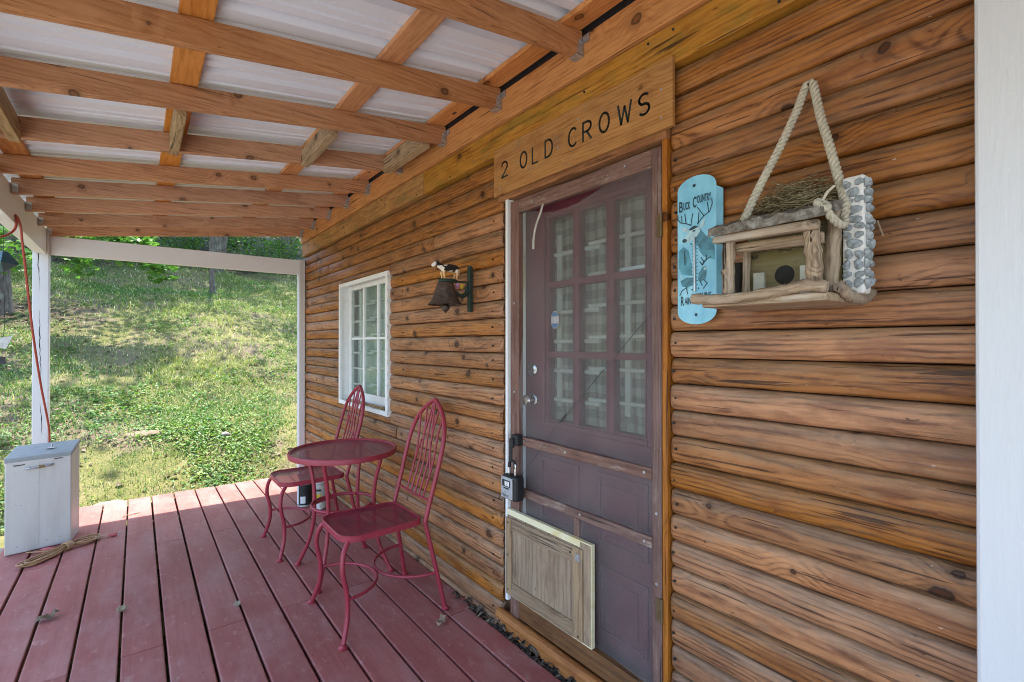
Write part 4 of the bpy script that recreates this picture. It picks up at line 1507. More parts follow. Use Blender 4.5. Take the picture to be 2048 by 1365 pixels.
XT = TX - 0.0016
for (s, x0, x1, yb_, h_) in (('B', 126, 158, 352, 92), ('UCK', 163, 222, 340, 66), ('C', 243, 274, 338, 92), ('OUNTRY', 278, 392, 308, 66),
                             ('R', 140, 168, 1160, 82), ('AIN', 172, 226, 1150, 60), ('or', 243, 270, 1140, 34), ('S', 290, 314, 1128, 66), ('HINE', 318, 392, 1112, 54)):
    ya, zb = TP(x0, yb_)
    yb2, zt = TP(x1, yb_ - h_)
    text_mesh(s, 'lettering', th, M['teal_dark'], ya, yb2, zb, zt - zb, XT, bold=0.02)

# ------------------------------------------------------------------ birdhouse
random.seed(21)
bird = empty('birdhouse', (1.22, 0.52, 1.41), 'rustic driftwood birdhouse with cobbled chimney hung by thick rope', 'birdhouse')
MB().box(1.108, 1.342, 0.388, 0.664, 1.408, 1.426).build('floor', M['bird_y'], bird, bevel=0.004)


def stick(pts, r, name, mat, parent, n=10, knob=0.12):
    P = catmull(pts, 6)
    ph = random.random() * 6
    rr = [r * (1 + knob * math.sin(i * 1.7 + ph) * 0.6 + knob * random.uniform(-.5, .5)) for i in range(len(P))]
    b = MB().tube(P, rr, n)
    V = [(v[0] + random.uniform(-1, 1) * r * 0.10, v[1] + random.uniform(-1, 1) * r * 0.05, v[2] + random.uniform(-1, 1) * r * 0.10) for v in b.v]
    b.v = V
    return b.build(name, mat, parent, smooth=True)


stick([(1.100, 0.682, 1.431), (1.098, 0.60, 1.424), (1.098, 0.50, 1.430), (1.10, 0.43, 1.440), (1.105, 0.385, 1.434)], 0.0125, 'rail', M['bird_y'], bird)
stick([(1.165, 0.384, 1.440), (1.20, 0.380, 1.424), (1.27, 0.376, 1.418), (1.332, 0.376, 1.436)], 0.0125, 'rail', M['bird_z'], bird)
stick([(1.115, 0.598, 1.432), (1.115, 0.599, 1.50), (1.115, 0.597, 1.560)], 0.0145, 'post', M['bird_z'], bird)
stick([(1.115, 0.412, 1.438), (1.115, 0.415, 1.50), (1.115, 0.420, 1.566)], 0.0155, 'post', M['bird_z'], bird)
stick([(1.20, 0.412, 1.428), (1.20, 0.408, 1.52), (1.20, 0.402, 1.61)], 0.014, 'post', M['bird_z'], bird)
stick([(1.20, 0.600, 1.428), (1.205, 0.598, 1.55)], 0.009, 'post', M['bird_z'], bird)
b = MB()
b.hexa([(1.088, 0.398, 1.553), (1.11, 0.398, 1.553), (1.11, 0.626, 1.558), (1.088, 0.626, 1.558), (1.088, 0.398, 1.574), (1.11, 0.398, 1.574), (1.11, 0.626, 1.576), (1.088, 0.626, 1.576)])
b.build('eave_rail', M['bird_y'], bird, bevel=0.005)
b = MB()
b.hexa([(1.138, 0.405, 1.530), (1.15, 0.405, 1.530), (1.15, 0.60, 1.538), (1.138, 0.60, 1.538), (1.138, 0.405, 1.556), (1.15, 0.405, 1.556), (1.15, 0.60, 1.56), (1.138, 0.60, 1.56)])
b.build('cross_rail', M['bird_y'], bird, bevel=0.004)
MB().box(1.212, 1.225, 0.402, 0.604, 1.4265, 1.56).build('back_wall', M['bird_back'], bird)
MB().box(1.2255, 1.34, 0.40, 0.606, 1.4265, 1.60).build('nest_box', M['bird_back'], bird)
MB().lathe([(0.0, -0.0016), (0.021, -0.0014), (0.0225, 0.0)], (1.212, 0.513, 1.482), 20, 'X').build('entry_hole', M['dark'], bird)
MB().lathe([(0.0225, -0.0022), (0.0265, -0.002), (0.027, 0.0)], (1.2122, 0.513, 1.482), 20, 'X')
M['flaky_white'] = paint('flaking_white', (0.48, 0.46, 0.38), (0.2, 0.19, 0.12), 0.6, 0.7, 30)
for (ya, yb, zt) in ((0.557, 0.582, 1.492), (0.452, 0.476, 1.498)):
    MB().box(1.203, 1.2118, ya, yb, 1.4275, zt).build('shutter', M['flaky_white'], bird)
stick([(1.25, 0.64, 1.428), (1.25, 0.644, 1.50), (1.25, 0.64, 1.53)], 0.018, 'log_end', M['dark'], bird)


def bark():
    n = NT('lichened_bark')
    p = n.obj()
    a = n.noise(p, 45, 6, 0.7)
    c = n.ramp(a, [(0.3, (0.06, 0.048, 0.036)), (0.5, (0.17, 0.145, 0.115)), (0.7, (0.33, 0.31, 0.27))])
    sp = n.mrange(n.noise(p, 150, 3, 0.6), 0.68, 0.72)
    c = n.mix(n.math('MULTIPLY', sp, 0.8), c, (0.66, 0.66, 0.62))
    n.bump(a, 1.0, 0.008)
    return n.base(c, 0.9, spec=0.15)


M['bark_roof'] = bark()


def rough_slab(x0, z0, x1, z1, y0, y1, th_, name, mat, parent, nxs=14, nys=20):
    V, Fq = [], []
    for lay in (0, 1):
        for i in range(nxs + 1):
            for j in range(nys + 1):
                s, t = i / nxs, j / nys
                edge = (s in (0, 1)) or (t in (0, 1))
                n1 = float(vnoise(s * 5 + lay, t * 7 + 3, 3.0)) - 0.5
                V.append((x0 + (x1 - x0) * s + (0.008 * n1 if s == 0 else 0), y0 + (y1 - y0) * t + (n1 * 0.01 if t in (0, 1) else 0),
                          z0 + (z1 - z0) * s + (th_ if lay else 0) + (n1 * 0.016 if lay else 0)))
    W1 = nys + 1
    B = (nxs + 1) * W1
    for i in range(nxs):
        for j in range(nys):
            a = i * W1 + j
            Fq.append((a, a + 1, a + W1 + 1, a + W1))
            Fq.append((B + a, B + a + W1, B + a + W1 + 1, B + a + 1))
    for j in range(nys):
        Fq.append((j, B + j, B + j + 1, j + 1))
        a = nxs * W1 + j
        Fq.append((a, a + 1, B + a + 1, B + a))
    for i in range(nxs):
        a = i * W1
        Fq.append((a, a + W1, B + a + W1, B + a))
        a = i * W1 + nys
        Fq.append((a, B + a, B + a + W1, a + W1))
    return MB().add(V, Fq).build(name, mat, parent, smooth=True)


rough_slab(1.082, 1.574, 1.335, 1.650, 0.390, 0.632, 0.020, 'roof', M['bark_roof'], bird)
# chimney of small cobbles
ch = MB().box(1.222, 1.264, 0.356, 0.398, 1.427, 1.682).build('chimney', paint('white_mortar', (0.66, 0.64, 0.60), (0.4, 0.37, 0.33), 0.4, 0.8, 30, bump=0.6), bird, bevel=0.006)
M['cobble'] = plain('grey_cobble', (0.34, 0.37, 0.375), 0.6, 0, 0.5, 60, 0.5)


def cobble(c, ry, rz, axis, proud):
    b = MB()
    n, m = 9, 4
    vs, fs = [], []
    ph = random.random() * 6
    for i in range(m + 1):
        t = (math.pi / 2) * i / m
        for k in range(n):
            a = 2 * math.pi * k / n
            w = 1 + 0.14 * math.sin(2 * a + ph) + 0.1 * math.sin(3 * a + 2 * ph)
            u_, v_, d_ = ry * math.cos(t) ** 0.6 * w * math.cos(a), rz * math.cos(t) ** 0.6 * w * math.sin(a), proud * math.sin(t) * (1 + 0.25 * math.sin(a * 2 + ph))
            vs.append((c[0] - d_, c[1] + u_, c[2] + v_) if axis == 'X' else (c[0] + u_, c[1] - d_, c[2] + v_))
    for i in range(m):
        for k in range(n):
            l = (k + 1) % n
            fs.append((i * n + k, i * n + l, (i + 1) * n + l, (i + 1) * n + k))
    fs.append(tuple(range(m * n, m * n + n)))
    b.add(vs, fs)
    b.build('cobble', M['cobble'], ch, smooth=True)


zz = 1.438
while zz < 1.675:
    hh = random.uniform(0.0075, 0.011)
    for yy in ((0.365, 0.387) if random.random() < 0.7 else (0.376,)):
        wide_ = 0.009 if yy != 0.376 else 0.016
        cobble((1.2215, yy + random.uniform(-.002, .002), zz + hh + random.uniform(-.002, .002)), wide_ * random.uniform(0.9, 1.08), hh * 1.02, 'X', random.uniform(0.003, 0.006))
    for xx in (1.232, 1.254):
        cobble((xx + random.uniform(-.004, .004), 0.3555, zz + hh + random.uniform(-.004, .004)), 0.0100 * random.uniform(0.75, 1.1), hh * random.uniform(0.9, 1.15), 'Y', random.uniform(0.004, 0.010))
    zz += hh * 2.12

# rope with three laid strands
M['rope'] = plain('jute_rope', (0.50, 0.45, 0.34), 0.9, 0, 0.35, 120, 0.5)


def rope(path, name, parent, R0=0.0052, rs=0.0056, pitch=0.040):
    P = catmull(path, 16)
    cum = [0.0]
    for a, bb in zip(P[:-1], P[1:]): cum.append(cum[-1] + (bb - a).length)
    b = MB()
    for s in range(3):
        out = []
        ref = Vector((1, 0, 0))
        for i, p in enumerate(P):
            t = (P[min(i + 1, len(P) - 1)] - P[max(i - 1, 0)]).normalized()
            ref = (ref - t * ref.dot(t)).normalized()
            bn = t.cross(ref)
            a = 2 * math.pi * (cum[i] / pitch + s / 3)
            out.append(p + (ref * math.cos(a) + bn * math.sin(a)) * R0)
        b.tube(out, rs, 7)
    return b.build(name, M['rope'], parent, smooth=True)


rope([(1.168, 0.588, 1.618), (1.20, 0.566, 1.70), (1.25, 0.540, 1.80), (1.30, 0.520, 1.90), (1.322, 0.509, 1.958), (1.328, 0.500, 1.968), (1.322, 0.490, 1.955), (1.30, 0.468, 1.87),
      (1.275, 0.442, 1.79), (1.25, 0.415, 1.70), (1.225, 0.394, 1.64), (1.20, 0.385, 1.60)], 'rope', bird)
rope([(1.20, 0.386, 1.602), (1.185, 0.380, 1.575), (1.155, 0.379, 1.566), (1.125, 0.386, 1.580), (1.112, 0.392, 1.598)], 'rope_tail', bird, R0=0.004, rs=0.0046)
b = MB()
b.tube(catmull([(1.105, 0.392, 1.588), (1.098, 0.40, 1.602), (1.108, 0.404, 1.612), (1.118, 0.394, 1.606), (1.108, 0.386, 1.596), (1.10, 0.396, 1.592)], 5), 0.0075, 8)
b.tube([(1.108, 0.396, 1.61), (1.112, 0.388, 1.628), (1.12, 0.378, 1.64)], 0.0028, 6)
b.build('rope_knot', M['rope'], bird, smooth=True)
MB().lathe([(0.0, -0.03), (0.004, -0.03), (0.0035, 0.02)], (1.345, 0.500, 1.962), 8, 'X').build('hook_nail', M['nail'], bird)

# straw nest on the roof, a thing of its own
nest = MB()
for i in range(620):
    a = random.uniform(0, 6.28)
    rr = math.sqrt(random.random())
    cx_, cy2 = 1.255 + 0.068 * rr * math.cos(a), 0.508 + 0.098 * rr * math.sin(a)
    top = 1.638 + 0.30 * (cx_ - 1.225) + 0.062 * (1 - rr ** 3)
    cz2 = random.uniform(1.626 + 0.30 * (cx_ - 1.225), top)
    da = a + math.pi / 2 + random.uniform(-1.1, 1.1)
    L = random.uniform(0.02, 0.055)
    el_ = random.uniform(-0.35, 0.35)
    d = Vector((math.cos(da) * 0.7, math.sin(da), math.sin(el_))) * L
    bow = Vector((random.uniform(-1, 1), random.uniform(-1, 1), random.uniform(-.2, 1))) * L * 0.2
    c_ = Vector((cx_, cy2, cz2))
    p2 = c_ + d
    p2.x = min(p2.x, 1.342)
    p1 = c_ - d
    p1.x = min(p1.x, 1.342)
    nest.tube([p1, c_ + bow, p2], random.uniform(0.0006, 0.0013), 3)


def straw():
    n = NT('nest_straw')
    a = n.noise(n.obj(), 85, 4, 0.7)
    c = n.ramp(a, [(0.3, (0.07, 0.055, 0.03)), (0.5, (0.23, 0.185, 0.10)), (0.72, (0.43, 0.36, 0.22))])
    return n.base(c, 0.9, spec=0.1)


M['straw'] = straw()
tag(nest.build('bird_nest', M['straw']), 'untidy straw nest heaped on the birdhouse roof', 'nest')
tw = MB()
for i in range(46):
    yy = random.uniform(0.41, 0.60)
    c_ = Vector((random.uniform(1.19, 1.21), yy, 1.553 + random.uniform(-.012, .004)))
    d = Vector((random.uniform(-.3, .3), random.choice((-1, 1)), random.uniform(-.5, .2))) * random.uniform(0.01, 0.035)
    tw.tube([c_ - d, c_ + Vector((0, 0, -0.006)), c_ + d], 0.0008, 3)
tw.build('straw_wisp', M['straw'], bird)
MB().tube([(1.29, 0.352, 1.590), (1.285, 0.346, 1.572), (1.275, 0.338, 1.553)], 0.0022, 6).build('twig', M['bird_z'], bird)

# ------------------------------------------------------------------ cow bell on a bracket
BY = 2.075
bell = empty('wall_bell', (1.34, BY, 1.476), 'rusty iron dinner bell hung from a green wall bracket', 'bell')
b = MB()
b.box(1.324, 1.346, BY - 0.011, BY + 0.011, 1.478, 1.706)
b.lathe([(0.0, -0.006), (0.013, -0.004), (0.013, 0.004), (0, .006)], (1.333, BY, 1.706), 12, 'Z')
b.build('wall_plate', M['green_iron'], bell, bevel=0.003)
MB().box(1.262, 1.3235, BY - 0.005, BY + 0.005, 1.622, 1.631).build('arm', M['green_iron'], bell)
b = MB()
b.lathe([(0.02, 0.0), (0.052, 0.002), (0.056, 0.010), (0.050, 0.017), (0.02, 0.018)], (0, 0, 0), 20, 'Z')
b.v = [(1.208 + v[0] * 1.0, BY + v[1] * 0.45, 1.617 + v[2]) for v in b.v]
b.build('grass_base', M['green_iron'], bell, smooth=True)
b = MB()
b.tube(catmull([(1.326, BY, 1.585), (1.30, BY, 1.56), (1.275, BY, 1.558), (1.256, BY, 1.575), (1.250, BY, 1.581)], 5), [0.013 - 0.0004 * i for i in range(21)], 8)
b.tube(catmull([(1.326, BY, 1.62), (1.312, BY, 1.60), (1.318, BY, 1.57)], 5), 0.008, 8)
b.build('scroll', M['green_iron'], bell, smooth=True)
M['pink'] = plain('pink_enamel', (0.55, 0.24, 0.42), 0.5)
M['yellow'] = plain('yellow_enamel', (0.60, 0.38, 0.035), 0.5)
for (xx, zz, mt) in ((1.258, 1.604, 'pink'), (1.284, 1.602, 'yellow')):
    b = MB()
    b.lathe([(0.002, -0.014), (0.007, -0.010), (0.010, 0.0), (0.0115, 0.012), (0.006, 0.009), (0.001, 0.006)], (xx, BY - 0.004, zz), 12, 'Z')
    b.build('flower', M[mt], bell, smooth=True)


def rust():
    n = NT('rusty_iron')
    a = n.noise(n.obj(), 38, 6, 0.65)
    c = n.ramp(a, [(0.3, (0.032, 0.022, 0.018)), (0.55, (0.075, 0.047, 0.034)), (0.78, (0.15, 0.12, 0.10))])
    n.bump(a, 0.4, 0.002)
    return n.base(c, 0.6, 0.25)


M['rust'] = rust()
bc = (1.193, BY, 0)
b = MB()
b.lathe([(0.006, 1.617), (0.036, 1.616), (0.042, 1.608), (0.050, 1.58), (0.060, 1.55), (0.071, 1.526), (0.084, 1.512), (0.087, 1.507), (0.082, 1.507), (0.066, 1.526), (0.055, 1.55), (0.038, 1.604), (0.006, 1.607)], bc, 32, 'Z')
b.build('bell_body', M['rust'], bell, smooth=True)
b = MB()
b.tube([(bc[0], BY, 1.605), (bc[0], BY, 1.51)], 0.003, 8)
b.lathe([(0.002, 1.517), (0.012, 1.513), (0.019, 1.505), (0.0215, 1.495), (0.019, 1.485), (0.012, 1.477), (0.006, 1.474), (0.005, 1.469), (0.001, 1.4685)], bc, 16, 'Z')
b.build('clapper', M['rust'], bell, smooth=True)


# painted iron cow on the bracket
def cow_mat():
    n = NT('painted_cow')
    p = n.obj()
    sx = n.new('ShaderNodeSeparateXYZ')
    n.t.links.new(p, sx.inputs[0])
    a = n.noise(p, 34, 2, 0.4)
    blk = n.math('GREATER_THAN', n.math('ADD', a, n.math('MULTIPLY', sx.outputs[2], 5.0)), 0.50)
    c = n.mix(blk, (0.70, 0.64, 0.52), (0.014, 0.014, 0.016))
    leg = n.mrange(sx.outputs[2], -0.004, -0.016)
    c = n.mix(leg, c, (0.62, 0.36, 0.15))
    muz = n.mrange(sx.outputs[0], -0.055, -0.062)
    c = n.mix(muz, c, (0.74, 0.68, 0.60))
    return n.base(c, 0.45)


cb_ = MB()
cb_.tube(catmull([(1.262, BY, 1.688), (1.255, BY, 1.688), (1.232, BY, 1.689), (1.205, BY, 1.688), (1.180, BY, 1.689), (1.163, BY, 1.694), (1.152, BY, 1.699)], 3),
         [0.006, 0.011, 0.016, 0.019, 0.0205, 0.021, 0.021, 0.021, 0.021, 0.0215, 0.0215, 0.021, 0.020, 0.018, 0.016, 0.0145, 0.013, 0.012, 0.011], 12)
cb_.tube([(1.155, BY, 1.700), (1.144, BY, 1.708), (1.136, BY, 1.704), (1.126, BY, 1.696), (1.119, BY, 1.693)], [0.010, 0.0125, 0.0115, 0.009, 0.007], 10)
for sx_ in (-1, 1):
    cb_.tube([(1.147, BY + sx_ * 0.009, 1.715), (1.150, BY + sx_ * 0.021, 1.716)], [0.004, 0.003], 6)
    cb_.tube([(1.143, BY + sx_ * 0.006, 1.718), (1.143, BY + sx_ * 0.012, 1.726)], [0.0025, 0.001], 6)
    for (xx, kx) in ((1.180, -0.003), (1.250, 0.004)):
        cb_.tube([(xx, BY + sx_ * 0.011, 1.680), (xx + kx, BY + sx_ * 0.012, 1.658), (xx - kx * 0.3, BY + sx_ * 0.012, 1.648), (xx, BY + sx_ * 0.012, 1.634)], [0.010, 0.0065, 0.0048, 0.0055], 8)
cb_.tube([(1.266, BY, 1.700), (1.271, BY, 1.685), (1.270, BY, 1.662)], [0.003, 0.002, 0.0032], 6)
cb_.lathe([(0.001, -0.010), (0.009, -0.006), (0.011, 0.004)], (1.234, BY, 1.672), 10, 'Z')
cow = cb_.build('cow_figure', cow_mat(), bell, smooth=True)
rm = cow.modifiers.new('merge', 'REMESH')
rm.mode = 'VOXEL'
rm.voxel_size = 0.0026
rm.use_smooth_shade = True

# ------------------------------------------------------------------ key lock box
lk = empty('lock_box', (1.31, 1.69, 0.632), 'black and silver combination lock box hanging from door frame hook', 'lock box')
b = MB()
b.box(1.283, 1.334, 1.634, 1.738, 0.634, 0.742)
b.build('body', M['black'], lk, bevel=0.012)
b = MB()
b.box(1.2785, 1.2835, 1.654, 1.733, 0.642, 0.734)
b.build('face_plate', plain('silver_plastic', (0.42, 0.44, 0.46), 0.4, 0.2), lk, bevel=0.004)
MB().box(1.2765, 1.278, 1.668, 1.722, 0.694, 0.722).build('dial_window', M['black'], lk)
for i in range(4):
    MB().box(1.2755, 1.2764, 1.672 + 0.0095 * i, 1.679 + 0.0095 * i, 0.698, 0.718).build('dial', M['bar_white'] if i < 3 else M['galv'], lk)
MB().box(1.2765, 1.278, 1.676, 1.712, 0.684, 0.689).build('latch', M['black'], lk)
text_mesh('Master', 'lettering', lk, M['black'], 1.726, 1.676, 0.650, 0.012, 1.2780)
b = MB()
b.tube(catmull([(1.308, 1.712, 0.74), (1.308, 1.712, 0.78), (1.308, 1.706, 0.796), (1.308, 1.69, 0.803), (1.308, 1.674, 0.796), (1.308, 1.668, 0.78), (1.308, 1.668, 0.74)], 5), 0.0052, 10)
b.build('shackle', M['chrome'], lk, smooth=True)
b = MB()
b.tube(catmull([(1.308, 1.7115, 0.772), (1.308, 1.706, 0.796), (1.308, 1.69, 0.803), (1.308, 1.674, 0.796), (1.308, 1.669, 0.772)], 5), 0.0066, 10)
b.build('shackle_sleeve', M['black'], lk, smooth=True)
hk = MB()
hk.box(1.318, 1.351, 1.668, 1.712, 0.868, 0.916)
hk.box(1.306, 1.320, 1.688, 1.712, 0.858, 0.9)
hk.hexa([(1.304, 1.694, 0.795), (1.314, 1.694, 0.795), (1.314, 1.712, 0.795), (1.304, 1.712, 0.795), (1.307, 1.696, 0.868), (1.317, 1.696, 0.868), (1.317, 1.714, 0.868), (1.307, 1.714, 0.868)])
tag(hk.build('strap_hook', M['black'], bevel=0.004), 'small black strap hook screwed to the screen door stile', 'hook')

# ------------------------------------------------------------------ bistro set
def perforated(name, scale):
    n = NT(name)
    p = n.obj()
    sx = n.new('ShaderNodeSeparateXYZ')
    n.t.links.new(p, sx.inputs[0])
    fx = n.math('FRACT', n.math('MULTIPLY', n.math('ADD', sx.outputs[0], sx.outputs[1]), scale))
    fy = n.math('FRACT', n.math('MULTIPLY', n.math('SUBTRACT', sx.outputs[0], sx.outputs[1]), scale))
    hole = n.math('MULTIPLY', n.math('GREATER_THAN', fx, 0.64), n.math('GREATER_THAN', fy, 0.64))
    dirt = n.noise(p, 9, 5, 0.65)
    c = n.mix(n.mrange(dirt, 0.4, 0.72, 0, 0.8), (0.22, 0.024, 0.042), (0.075, 0.016, 0.026))
    n.base(c, 0.45)
    tr = n.new('ShaderNodeBsdfTransparent')
    mx = n.new('ShaderNodeMixShader')
    n.set(mx.inputs[0], hole)
    n.t.links.new(n.b.outputs[0], mx.inputs[1])
    n.t.links.new(tr.outputs[0], mx.inputs[2])
    n.t.links.new(mx.outputs[0], n.out.inputs[0])
    return n.m


M['perf'] = perforated('red_expanded_mesh', 130.0)


def foot_disc(b, x, y):
    b.lathe([(0.0, 0.0), (0.019, 0.0), (0.020, 0.005), (0.013, 0.010), (0.010, 0.018)], (x, y, 0.0015), 14, 'Z')


def make_chair(yc, label, group):
    c = empty('bistro_chair', (0.95, yc, 0.0), label, 'chair', group)
    # seat rim (rounded trapezoid)
    P = []
    cor = [(0.742, -0.172, 0.10), (1.118, -0.172, 0.05), (1.118, 0.172, 0.05), (0.742, 0.172, 0.10)]
    ctr = [(0.722 + 0.085, -0.19 + 0.085, 180, 270, 0.085), (1.128 - 0.05, -0.178 + 0.05, 270, 360, 0.05), (1.128 - 0.05, 0.178 - 0.05, 0, 90, 0.05), (0.722 + 0.085, 0.19 - 0.085, 90, 180, 0.085)]
    for (cx, cy, a0, a1, r) in ctr:
        for i in range(7):
            a = R(a0 + (a1 - a0) * i / 6)
            P.append((cx + r * math.cos(a), yc + cy + r * math.sin(a)))
    n = len(P)
    zt, zb = 0.452, 0.424

    def inset(d):
        cx, cy = 0.925, yc
        return [(cx + (x - cx) * (1 - d / 0.2), cy + (y - cy) * (1 - d / 0.2)) for x, y in P]
    Q = inset(0.010)
    vs = [(x, y, zb) for x, y in P] + [(x, y, zt - 0.004) for x, y in P] + [(x, y, zt) for x, y in inset(0.004)] + [(x, y, zt - 0.003) for x, y in Q] + [(x, y, zb) for x, y in inset(0.003)]
    fs = []
    for l in range(4):
        for i in range(n):
            j = (i + 1) % n
            fs.append((l * n + i, l * n + j, (l + 1) * n + j, (l + 1) * n + i))
    for i in range(n):
        j = (i + 1) % n
        fs.append((4 * n + i, 4 * n + j, j, i))
    seat = MB().add(vs, fs).build('seat_rim', M['red_metal'], c, smooth=True)
    vs, fs = [], []
    for k, d in enumerate((0.009, 0.03, 0.07, 0.13, 0.19)):
        for (x, y) in inset(d): vs.append((x, y, zt - 0.005 - 0.004 * k))
    for l in range(4):
        for i in range(n):
            j = (i + 1) % n
            fs.append((l * n + i, l * n + j, (l + 1) * n + j, (l + 1) * n + i))
    fs.append(tuple(4 * n + i for i in range(n)))
    MB().add(vs, fs).build('seat_mesh', M['perf'], c, smooth=True)
    rt = 0.0115
    for s in (-1, 1):
        b = MB()
        b.tube(catmull([(0.760, yc + s * 0.160, 0.432), (0.728, yc + s * 0.182, 0.385), (0.719, yc + s * 0.196, 0.31), (0.738, yc + s * 0.196, 0.21), (0.738, yc + s * 0.205, 0.12), (0.715, yc + s * 0.228, 0.03), (0.707, yc + s * 0.236, 0.006)], 5), rt, 10)
        foot_disc(b, 0.706, yc + s * 0.237)
        b.build('leg', M['red_metal'], c, smooth=True)
        b = MB()
        b.tube([(1.128, yc + s * 0.182, 0.440), (1.16, yc + s * 0.200, 0.28), (1.214, yc + s * 0.230, 0.008)], rt, 10)
        foot_disc(b, 1.216, yc + s * 0.231)
        b.build('leg', M['red_metal'], c, smooth=True)
    # arched back: frame

    def bx(z): return 1.128 + (z - 0.43) * 0.268
    half = [(0.182, 0.43), (0.184, 0.55), (0.188, 0.68), (0.186, 0.79), (0.168, 0.87), (0.125, 0.935), (0.065, 0.982), (0.012, 1.010)]
    pts = [(bx(z), yc - y, z) for y, z in half] + [(bx(1.012), yc, 1.013)] + [(bx(z), yc + y, z) for y, z in reversed(half)]
    MB().tube(catmull(pts, 4), 0.0115, 10).build('back_frame', M['red_metal'], c, smooth=True)
    MB().tube([(bx(0.535), yc - 0.184, 0.535), (bx(0.525) + 0.012, yc, 0.522), (bx(0.535), yc + 0.184, 0.535)], 0.0065, 8).build('back_crossbar', M['red_metal'], c, smooth=True)
    rs = 0.0055
    for (y0, ymid, y1, z1) in ((-0.092, -0.105, -0.125, 0.932), (-0.046, -0.045, -0.068, 0.976), (0.0, 0.0, 0.0, 1.005), (0.046, 0.045, 0.068, 0.976), (0.092, 0.105, 0.125, 0.932)):
        b = MB()
        b.tube(catmull([(bx(0.53) + 0.008, yc + y0, 0.528), (bx(0.7) + 0.018, yc + (y0 + ymid) / 2, 0.70), (bx(0.84) + 0.006, yc + ymid, 0.84), (bx(z1), yc + y1, z1)], 5), rs, 8)
        b.build('spindle', M['red_metal'], c, smooth=True)
    for s in (-1, 1):
        MB().tube(catmull([(bx(0.80) + 0.008, yc + s * 0.050, 0.80), (bx(0.90) + 0.003, yc + s * 0.028, 0.90), (bx(0.995), yc + s * 0.010, 0.995)], 4), rs * 0.9, 8).build('spindle', M['red_metal'], c, smooth=True)
        MB().tube(catmull([(bx(0.66) + 0.014, yc + s * 0.094, 0.66), (bx(0.78) + 0.008, yc + s * 0.05, 0.80)], 4), rs * 0.9, 8).build('spindle', M['red_metal'], c, smooth=True)
    zs_ = 0.185
    fr, br = [], []
    for i in range(15):
        a = math.pi * i / 14
        fr.append((0.740 + 0.200 * math.sin(a), yc - 0.200 * math.cos(a), zs_))
        br.append((1.176 - 0.222 * math.sin(a), yc - 0.210 * math.cos(a), zs_))
    MB().tube(fr, 0.0075, 8).build('stretcher', M['red_metal'], c, smooth=True)
    MB().tube(br, 0.0075, 8).build('stretcher', M['red_metal'], c, smooth=True)
    return c


ch1 = make_chair(2.345, 'red metal bistro chair standing in front of the table, opposite the door', 'bistro chairs')
ch2 = copy_tree(ch1, (-0.02, 1.075, 0))
ch2['label'] = 'red metal bistro chair beyond the table, under the window'

TXc, TYc = 0.965, 2.865
tbl = empty('bistro_table', (TXc, TYc, 0), 'small round red metal bistro table between two chairs', 'table')
b = MB()
n = 48
prof = [(0.292, 0.672), (0.302, 0.674), (0.304, 0.696), (0.300, 0.703), (0.290, 0.703), (0.284, 0.697), (0.284, 0.690), (0.290, 0.690)]
vs, fs = [], []
for r, h in prof:
    for k in range(n):
        a = 2 * math.pi * k / n
        vs.append((TXc + r * math.cos(a), TYc + r * math.sin(a), h))
m = len(prof)
for i in range(m):
    for k in range(n):
        l = (k + 1) % n
        fs.append((i * n + k, i * n + l, ((i + 1) % m) * n + l, ((i + 1) % m) * n + k))
b.add(vs, fs).build('table_rim', M['red_metal'], tbl, smooth=True)
vs = [(TXc + 0.286 * math.cos(2 * math.pi * k / n), TYc + 0.286 * math.sin(2 * math.pi * k / n), 0.6935) for k in range(n)]
MB().add(vs, [tuple(range(n))]).build('table_mesh', perforated('red_table_mesh', 72.0), tbl)
for k in range(4):
    a = math.pi / 4 + k * math.pi / 2
    ca, sa = math.cos(a), math.sin(a)
    b = MB()
    b.tube(catmull([(TXc + r * ca, TYc + r * sa, z) for r, z in ((0.235, 0.684), (0.222, 0.63), (0.198, 0.54), (0.184, 0.44), (0.184, 0.34), (0.192, 0.25), (0.222, 0.14), (0.270, 0.04), (0.288, 0.008))], 4), 0.0115, 10)
    foot_disc(b, TXc + 0.289 * ca, TYc + 0.289 * sa)
    b.build('leg', M['red_metal'], tbl, smooth=True)
MB().tube([(TXc + 0.176 * math.cos(2 * math.pi * k / 40), TYc + 0.176 * math.sin(2 * math.pi * k / 40), 0.385) for k in range(40)], 0.0095, 10, closed=True).build('leg_ring', M['red_metal'], tbl, smooth=True)
bt = MB()
for k in range(4):
    a = math.pi / 4 + k * math.pi / 2
    bt.lathe([(0.0, -0.012), (0.006, -0.012), (0.006, 0.012), (0.0, 0.012)], (TXc + 0.165 * math.cos(a), TYc + 0.165 * math.sin(a), 0.385), 8, 'X')
bt.build('bolt', M['red_metal'], tbl)


